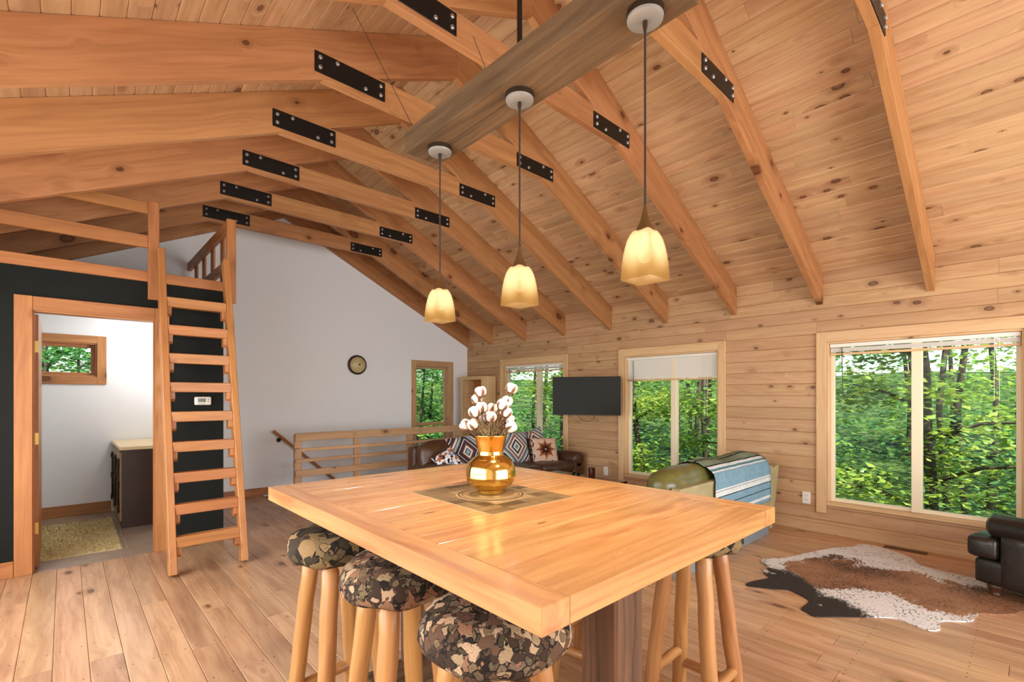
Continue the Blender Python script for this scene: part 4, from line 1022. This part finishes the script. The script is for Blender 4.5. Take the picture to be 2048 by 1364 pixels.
sg = thing('sunglasses', (4.22, 3.46, 0.45), 'dark sunglasses lying on the coffee table beside the candle', 'sunglasses')
for dy in (-0.034, 0.034):
    build('lens', MB().lathe([(0.024, 0.4), (0.026, 0.403), (0.020, 0.408), (0.004, 0.41)], 16, Matrix.Translation((4.20, 3.46+dy, 0.475)) @ Matrix.Rotation(math.radians(-78), 4, 'Y') @ Matrix.Translation((0, 0, -0.404))), M['screen'], sg, smooth=True)
    build('temple', MB().tube([(4.20, 3.46+dy*1.75, 0.485), (4.27, 3.46+dy*1.8, 0.472), (4.31, 3.46+dy*1.7, 0.453)], 0.003, 6), M['black'], sg)
build('bridge', MB().tube([(4.20, 3.452, 0.48), (4.198, 3.46, 0.484), (4.20, 3.468, 0.48)], 0.003, 6), M['black'], sg)

# ------------------------------------------------------------------ olive loveseat seen from behind, striped blanket
lv = thing('olive_loveseat', (4.2, 2.15, 0), 'olive leather loveseat with its back to the dining table', 'sofa')
build('base', MB().soft((4.2, 2.16, 0.22), (1.86, 0.80, 0.28), 0.03), M['oliveleather'], lv, smooth='all')
build('rear_panel', MB().prism([(1.735, 0.09), (1.80, 0.09), (1.80, 0.675), (1.715, 0.675)], 'x', 3.27, 5.10), M['palesheen'], lv, bevel=0.012, seg=2)  # back is paler than the seats: its reflection is in the colour
for x in (3.71, 4.76):
    Mx = Matrix.Translation((x, 1.905, 0.665)) @ Matrix.Rotation(math.radians(14), 4, 'X')
    build('headrest', MB().soft((0, 0, 0), (0.93, 0.25, 0.23), 0.105, 0.025, M=Mx, wob=0.004, seed=int(x*10)), M['oliveleather'], lv, smooth='all')
    build('back_cushion', MB().soft((x, 2.00, 0.50), (0.90, 0.20, 0.30), 0.08, 0.02), M['oliveleather'], lv, smooth='all')
    build('seat_cushion', MB().soft((x, 2.34, 0.41), (0.92, 0.52, 0.15), 0.05, 0.02), M['oliveleather'], lv, smooth='all')
build('arm', MB().prism([(5.07, 0.05), (5.11, 0.05), (5.30, 0.665), (5.12, 0.645), (5.07, 0.60)], 'y', 1.72, 2.58), M['palesheen'], lv, bevel=0.015, seg=2)
build('arm', MB().prism([(3.30, 0.05), (3.26, 0.05), (3.16, 0.60), (3.26, 0.60), (3.30, 0.58)], 'y', 1.84, 2.58), M['oliveleather'], lv, bevel=0.015, seg=2)
build('base_rail', MB().box(3.30, 5.08, 1.745, 1.80, 0.0, 0.085), plain('grey_base_rail', (118, 128, 132), 0.5), lv, bevel=0.004)
bl = props(None or bpy.data.objects.new('striped_blanket', bpy.data.meshes.new('striped_blanket')), 'green and blue striped woven blanket draped over the loveseat back', 'blanket')
path = [(2.20, 0.60), (2.12, 0.70), (2.03, 0.775), (1.94, 0.808), (1.86, 0.803), (1.78, 0.772), (1.725, 0.725), (1.698, 0.67), (1.694, 0.60), (1.696, 0.50), (1.702, 0.42), (1.706, 0.34)]
vs, fs, uvs = [], [], []; nx = 26
cum = [0]
for i in range(1, len(path)): cum.append(cum[-1]+math.dist(path[i], path[i-1]))
# finer path by interpolation
fine = []
for i in range(len(path)-1):
    for k in range(4):
        f = k/4; fine.append((path[i][0]*(1-f)+path[i+1][0]*f, path[i][1]*(1-f)+path[i+1][1]*f, cum[i]*(1-f)+cum[i+1]*f))
fine.append((path[-1][0], path[-1][1], cum[-1]))
r = random.Random(6)
for i, (y, z, c) in enumerate(fine):
    for j in range(nx+1):
        f = j/nx; x = 3.80+1.18*f+0.015*math.sin(i*0.35)
        wv = 0.006*math.sin(f*22+i*0.12)+0.004*math.sin(f*41+1.3)
        bumpz = 0.012*math.sin(f*9.0+0.6) if c < 0.45 else 0.0
        vs.append((x, y-wv*(1 if c > 0.4 else 0.3)-(0.004 if j in (0, nx) else 0), z+bumpz+wv*0.5)); uvs.append((f, c/cum[-1]))
for i in range(len(fine)-1):
    for j in range(nx):
        a = i*(nx+1)+j; fs.append((a, a+1, a+nx+2, a+nx+1))
me = bl.data; me.from_pydata(vs, [], fs); uvl = me.uv_layers.new(name='UVMap')
for lp in me.loops: uvl.data[lp.index].uv = uvs[lp.vertex_index]
for p in me.polygons: p.use_smooth = True
me.materials.append(M['blanket']); put(bl, Matrix.Identity(4)); so = bl.modifiers.new('thick', 'SOLIDIFY'); so.thickness = 0.006; so.offset = 1

# ------------------------------------------------------------------ black leather armchair at the right edge
ac = thing('leather_armchair', (5.0, -0.2, 0), 'black leather armchair with rolled arm standing on the cowhide rug', 'armchair')
build('base', MB().soft((5.0, -0.17, 0.165), (0.86, 0.86, 0.17), 0.025), M['blackleather'], ac, smooth='all')
build('seat_cushion', MB().soft((5.0, -0.17, 0.325), (0.58, 0.72, 0.155), 0.04, 0.012).soft((5.0, 0.215, 0.325), (0.89, 0.175, 0.155), 0.04, 0.012), M['blackleather'], ac, smooth='all')
for x in (4.655, 5.345):
    build('arm', MB().soft((x, -0.30, 0.255), (0.19, 0.85, 0.36), 0.03).tube([(x-0.02 if x < 5 else x+0.02, 0.20, 0.475), (x-0.02 if x < 5 else x+0.02, 0.17, 0.475), (x-0.02 if x < 5 else x+0.02, -0.70, 0.47), (x-0.02 if x < 5 else x+0.02, -0.74, 0.47)], [0.052, 0.082, 0.084, 0.06], 18), M['blackleather'], ac, smooth='all')
build('back', MB().soft((5.0, -0.66, 0.55), (0.86, 0.24, 0.74), 0.09, 0.02), M['blackleather'], ac, smooth='all')
for x in (4.64, 5.36):
    for y in (0.17, -0.66):
        ft = MB().lathe([(0.030, 0.008), (0.034, 0.014), (0.026, 0.022), (0.038, 0.045), (0.046, 0.062), (0.044, 0.082), (0.03, 0.09)], 18, Matrix.Translation((x, y, 0)))
        build('bun_foot', ft, M['darkwood'], ac, smooth='all')
pv = Vector((4.58, 0.22, 0)); ac.matrix_basis = Matrix.Translation(pv) @ Matrix.Rotation(math.radians(-20), 4, 'Z') @ Matrix.Translation(-pv) @ ac.matrix_basis
# ------------------------------------------------------------------ cowhide rug
out = [(3.584, 1.383), (3.684, 1.365), (3.822, 1.314), (3.892, 1.369), (3.967, 1.403), (4.049, 1.392), (4.134, 1.471), (4.204, 1.501), (4.312, 1.448), (4.412, 1.38), (4.744, 1.277), (4.991, 1.184), (5.173, 1.071), (5.279, 1.059), (5.335, 1.019), (5.345, 0.924), (5.278, 0.807), (5.171, 0.674), (4.999, 0.597), (4.951, 0.487), (4.931, 0.361), (4.931, 0.243), (4.951, 0.13), (4.968, 0.024),
       (5.06, -0.12), (5.20, -0.2), (5.22, -0.3), (5.0, -0.42), (4.8, -0.40), (4.68, -0.52), (4.60, -0.42), (4.45, -0.36), (4.30, -0.44), (4.18, -0.38), (4.25, -0.22), (4.33, -0.08),
       (4.396, 0.021), (4.307, 0.063), (4.207, 0.142), (4.148, 0.211), (4.001, 0.228), (3.937, 0.263), (3.86, 0.347), (3.816, 0.362), (3.712, 0.349), (3.662, 0.367), (3.641, 0.403), (3.66, 0.47), (3.691, 0.543), (3.65, 0.607), (3.537, 0.717), (3.453, 0.804), (3.361, 0.889), (3.389, 0.944), (3.42, 0.985), (3.552, 0.981), (3.621, 1.009), (3.67, 1.093), (3.688, 1.144), (3.628, 1.218), (3.587, 1.291), (3.554, 1.357)]
# smooth the outline
sm = []
m = len(out)
for i in range(m):
    p0, p1, p2, p3 = [Vector(out[(i+k-1) % m]) for k in range(4)]
    for k in range(3):
        t_ = k/3
        sm.append(0.5*((2*p1)+(p2-p0)*t_+(2*p0-5*p1+4*p2-p3)*t_**2+(3*p1-p0-3*p2+p3)*t_**3))
rg = build('cowhide_rug', MB().prism([(p.x, p.y) for p in sm], 'z', 0.0006, 0.007), M['hide'], None)
props(rg, 'brown and white speckled cowhide rug on the floor by the wide window', 'rug')

# ------------------------------------------------------------------ bathroom: vanity, rug, lamp
vn = thing('bathroom_vanity', (0.70, 6.82, 0), 'dark vanity cabinet with scrolled doors seen through the doorway', 'cabinet')
M['vanside'] = plain('dark_stained_side', (56, 32, 20), 0.4, noise=0.2, nscale=5); M['vanfront'] = plain('gold_glazed_front', (150, 120, 76), 0.4, noise=0.2, nscale=9)
build('body', MB().box(0.43, 0.98, 6.31, 7.30, 0.0, 0.80), M['vanside'], vn)
build('countertop', MB().box(0.405, 0.99, 6.295, 7.37, 0.80, 0.835), plain('cream_counter', (222, 196, 148), 0.3), vn, bevel=0.004)
for y0, y1 in ((6.33, 6.79), (6.81, 7.27)):
    dr = build('door', MB().box(0.412, 0.43, y0, y1, 0.07, 0.78), M['vanfront'], vn, bevel=0.003)
    for yy in (y0+0.06, y1-0.06):
        q = MB().tube([(0.406, yy, 0.20), (0.404, yy, 0.42), (0.406, yy, 0.66)], 0.010, 8)
        for z in (0.19, 0.44, 0.67):
            pts = []
            for k in range(15):
                a = k*0.62; rr = 0.045*(1-k/18); pts.append((0.402-0.002*k/14, yy+(rr*math.cos(a)-0.03)*(1 if yy < (y0+y1)/2 else -1), z+rr*math.sin(a)))
            q.tube(pts, [0.010]*8+[0.009, 0.008, 0.007, 0.006, 0.005, 0.005, 0.004], 6)
        build('scroll', q, M['darkbronze'], dr, smooth='all')
    build('knob', MB().lathe([(0.006, 0), (0.012, 0.012), (0.004, 0.02)], 10, Matrix.Translation((0.412, (y0+y1)/2, 0.5)) @ Matrix.Rotation(-math.pi/2, 4, 'Y')), M['darkbronze'], dr)
rb = thing('bathroom_rug', (-0.1, 6.2, 0), 'cream shag rug on the bathroom floor', 'rug')
build('backing', MB().box(-0.60, 0.375, 5.49, 6.93, 0.0005, 0.006), M['rugbath'], rb)
mb = MB(); r = random.Random(2)
for i in range(5200):
    x, y = r.uniform(-0.6, 0.375), r.uniform(5.49, 6.93); a = r.uniform(0, 6.28); h = r.uniform(0.012, 0.024); d = r.uniform(0.004, 0.018); w = 0.004
    ca, sa = math.cos(a), math.sin(a)
    mb.add([(x-w*sa, y+w*ca, 0.005), (x+w*sa, y-w*ca, 0.005), (x+d*ca+w*sa*0.6, y+d*sa-w*ca*0.6, h), (x+d*ca-w*sa*0.6, y+d*sa+w*ca*0.6, h)], [(0, 1, 2, 3)])
props(build('pile', mb, M['rugbath'], rb, noflip=True), kind='stuff')
bl2 = thing('bathroom_lamp', (XD-0.09, 6.75, 1.95), 'small white globe lamp on the bathroom wall above the vanity', 'lamp')
build('wall_plate', MB().lathe([(0.05, 0), (0.05, 0.012), (0.02, 0.02)], 20, Matrix.Translation((XD-0.09, 6.75, 1.95)) @ Matrix.Rotation(-math.pi/2, 4, 'Y')), M['nickel'], bl2, smooth=True)
build('globe', MB().lathe([(0.015, -0.055), (0.05, -0.035), (0.062, 0.0), (0.05, 0.035), (0.015, 0.055)], 20, Matrix.Translation((XD-0.17, 6.75, 1.95))), emis('globe_glow', (255, 248, 235), 4.0), bl2, smooth='all')
light('bathroom_light', 'POINT', (XD-0.26, 6.75, 1.95), (0, 0, 0), 14, (1.0, 0.97, 0.92), shadow_soft_size=0.06)

# ------------------------------------------------------------------ woods outside
def leafmat(name, c1, c2, tr):
    t = NT(name); ri = t.n('ShaderNodeNewGeometry').outputs['Random Per Island']
    rd = t.n('ShaderNodeObjectInfo').outputs['Random']
    col = t.mix(ri, lin(*c1), lin(*c2))
    hs = t.n('ShaderNodeHueSaturation'); t.l(col, hs.inputs['Color']); t.l(t.math('ADD', t.math('MULTIPLY', rd, 0.04), 0.475), hs.inputs['Hue']); t.l(t.math('ADD', t.math('MULTIPLY', rd, 0.4), 0.75), hs.inputs['Value'])
    d = t.n('ShaderNodeBsdfDiffuse'); t.l(hs.outputs[0], d.inputs[0])
    tl = t.n('ShaderNodeBsdfTranslucent'); t.l(t.mix(0.35, hs.outputs[0], lin(*tr)), tl.inputs[0])
    g = t.n('ShaderNodeBsdfGlossy'); g.inputs['Roughness'].default_value = 0.4; g.inputs[0].default_value = (0.8, 0.9, 0.9, 1)
    m1 = t.n('ShaderNodeMixShader'); m1.inputs[0].default_value = 0.45; t.l(d.outputs[0], m1.inputs[1]); t.l(tl.outputs[0], m1.inputs[2])
    m2 = t.n('ShaderNodeMixShader'); m2.inputs[0].default_value = 0.06; t.l(m1.outputs[0], m2.inputs[1]); t.l(g.outputs[0], m2.inputs[2])
    t.l(m2.outputs[0], t.out.inputs[0]); return t.m
M['lf1'] = leafmat('maple_leaves', (70, 122, 44), (168, 196, 84), (206, 226, 90))
M['lf2'] = leafmat('dark_leaves', (44, 100, 58), (112, 164, 92), (150, 200, 100))
M['bark'] = plain('bark', (74, 62, 50), 0.9, noise=0.4, nscale=12, bump=0.5)
GZ = -3.0
def tree(seed, H, crown, nl, size, mat, stems=1):
    r = random.Random(seed); tr = MB(); lf = MB(); tips = []
    for s in range(stems):
        lean = Vector((r.uniform(-0.12, 0.12), r.uniform(-0.12, 0.12), 0)); p = Vector((r.uniform(-0.3, 0.3)*(stems > 1), r.uniform(-0.3, 0.3)*(stems > 1), 0)); pts = []; n = 8
        for i in range(n+1):
            pts.append(p.copy()); p = p+Vector((0, 0, H/n))+lean*(H/n)+Vector((r.uniform(-1, 1), r.uniform(-1, 1), 0))*0.06*H/n
        r0 = 0.016*H
        tr.tube(pts, [r0*(1-0.8*i/n) for i in range(n+1)], 7)
        for b in range(int(12/stems)+2):
            f = r.uniform(0.22, 0.98); i = int(f*n); q = pts[i].lerp(pts[min(i+1, n)], f*n-i)
            a = r.uniform(0, 6.28); L = crown*r.uniform(0.6, 1.0)*(1.1-0.5*f); e = q+Vector((math.cos(a)*L, math.sin(a)*L, L*r.uniform(0.1, 0.5)))
            mid = q.lerp(e, 0.5)+Vector((0, 0, 0.08*L)); tr.tube([q, mid, e], [r0*0.35, r0*0.22, r0*0.08], 5)
            for k in range(4):
                g = r.uniform(0.35, 1.05); tips.append(q.lerp(e, g)+Vector((r.uniform(-1, 1), r.uniform(-1, 1), r.uniform(-0.5, 0.5)))*0.3*crown)
        tips.append(pts[-1])
    for i in range(nl):
        c = r.choice(tips); p = c+Vector((r.gauss(0, 0.30), r.gauss(0, 0.30), r.gauss(0, 0.13)))*crown*0.55
        a = r.uniform(0, 6.28); s = size*r.uniform(0.6, 1.3); til = r.uniform(-0.7, 0.7); dr = r.uniform(-0.6, 0.2)
        u = Vector((math.cos(a), math.sin(a), dr)).normalized(); w = Vector((-math.sin(a), math.cos(a), til)).normalized()
        lf.add([p, p+u*s*0.5+w*s*0.38-Vector((0, 0, s*0.08)), p+u*s, p+u*s*0.5-w*s*0.38-Vector((0, 0, s*0.08))], [(0, 1, 2), (0, 2, 3)])
    t = thing('leafy_tree', (0, 0, GZ), 'tree', 'tree')
    o = Matrix.Translation((0, 0, GZ)); tr.v = [o @ v for v in tr.v]; lf.v = [o @ v for v in lf.v]
    build('trunk', tr, M['bark'], t, smooth=True, origin=(0, 0, GZ)); build('foliage', lf, M[mat], t, origin=(0, 0, GZ), noflip=True)
    return t
r = random.Random(31)
def lone(seed, H, crown, nl, size, mat, stems, x, y, rz, label):
    t = tree(seed, H, crown, nl, size, mat, stems); t.location = (x, y, GZ); t.rotation_euler = (0, 0, rz); t['label'] = label; t['group'] = 'trees close outside the windows'
lone(1, 7.6, 1.9, 8000, 0.13, 'lf1', 1, 10.6, 0.95, 0.3, 'maple with a dark trunk in the right pane of the widest window')
lone(2, 6.4, 1.5, 6500, 0.12, 'lf1', 2, 10.2, 3.9, 1.3, 'twin-stemmed leafy tree beyond the left pane of the widest window')
lone(4, 3.3, 1.2, 5000, 0.11, 'lf2', 3, 8.6, -0.6, 2.0, 'low green shrub under the right corner of the widest window')
lone(6, 6.8, 1.7, 8000, 0.12, 'lf1', 1, 10.0, 5.9, 0.8, 'bright yellow-green tree outside the right pane of the middle window')
lone(7, 6.0, 1.6, 7500, 0.11, 'lf1', 2, 9.2, 7.4, 2.2, 'sunlit leafy tree outside the left pane of the middle window')
lone(8, 6.6, 1.6, 7500, 0.12, 'lf2', 1, 9.6, 10.2, 0.5, 'dark green tree outside the window behind the brown sofa')
lone(9, 5.6, 1.5, 7000, 0.11, 'lf2', 3, 7.6, 12.0, 1.1, 'bushy green tree outside the narrow window of the white wall')
lone(10, 5.6, 1.5, 7000, 0.12, 'lf2', 2, 0.0, 12.6, 1.9, 'green leaves of a tree outside the small bathroom window')
# the crowded woods behind: too many leaves and stems to count
bw_ = thing('background_woods', (20, 14, GZ), 'dense sunlit green woods filling the view behind the nearer trees', None, None, 'stuff')
fo = {'lf1': MB(), 'lf2': MB()}; tk = MB(); cl = []
for i in range(640):
    a = r.uniform(-0.25, 1.72); R = r.uniform(12.5, 27); R = R if a < 1.2 else R*0.8+3
    cl.append((Vector((R*math.cos(a), R*math.sin(a), GZ+0.9*math.sqrt(max(0, R-12))+r.uniform(0.0, 9.5)*(0.6+R/40))), r.random() < 0.55, R))
for i in range(78000):
    c, k, R = r.choice(cl); p = c+Vector((r.gauss(0, 0.75), r.gauss(0, 0.75), r.gauss(0, 0.34)))
    a = r.uniform(0, 6.28); s = (0.13+0.006*(R-12))*r.uniform(0.6, 1.3); til = r.uniform(-0.7, 0.7); dr = r.uniform(-0.6, 0.2)
    u = Vector((math.cos(a), math.sin(a), dr)).normalized(); w = Vector((-math.sin(a), math.cos(a), til)).normalized()
    fo['lf1' if k else 'lf2'].add([p, p+u*s*0.5+w*s*0.4, p+u*s, p+u*s*0.5-w*s*0.4], [(0, 1, 2), (0, 2, 3)])
for i in range(45):
    a = r.uniform(-0.25, 1.72); R = r.uniform(14, 27); x, y = R*math.cos(a), R*math.sin(a); ln = r.uniform(-0.8, 0.8)
    tk.tube([(x, y, GZ-0.5), (x+ln*0.4, y+r.uniform(-0.3, 0.3), GZ+4), (x+ln, y+r.uniform(-0.6, 0.6), GZ+10)], [r.uniform(0.06, 0.16), 0.08, 0.04], 6)
for k in fo: build('foliage', fo[k], M[k], bw_, noflip=True)
build('trunks', tk, M['bark'], bw_, smooth='all')
def ground_mat():
    t = NT('forest_floor'); P = t.n('ShaderNodeNewGeometry').outputs['Position']; n1 = t.noise(P, 0.8, 6, 0.65); n2 = t.noise(P, 9, 4)
    col = t.ramp(t.math('ADD', t.math('MULTIPLY', n1, 0.7), t.math('MULTIPLY', n2, 0.3)), [(0.38, lin(26, 40, 20)), (0.5, lin(58, 82, 38)), (0.62, lin(96, 112, 62))])
    t.principled(col, 0.95, spec=0.1, bump=n2, bstr=1.0, bdist=0.1); return t.m
gv = []; gf = []; N = 30
for i in range(N+1):
    for j in range(N+1):
        x = -40+120*i/N; y = -50+130*j/N; d = max(0, math.hypot(max(x-6, 0), max(y-8, 0)*1.0)-6)
        gv.append((x, y, GZ-0.1+0.16*min(d, 40)+0.2*math.sin(x*0.7)*math.cos(y*0.6)))
for i in range(N):
    for j in range(N):
        a = i*(N+1)+j; gf.append((a, a+N+1, a+N+2, a+1))
gr = build('ground', MB().add(gv, gf), ground_mat(), None, smooth='all'); props(gr, 'sloping green forest floor outside the house', None, None, 'structure')
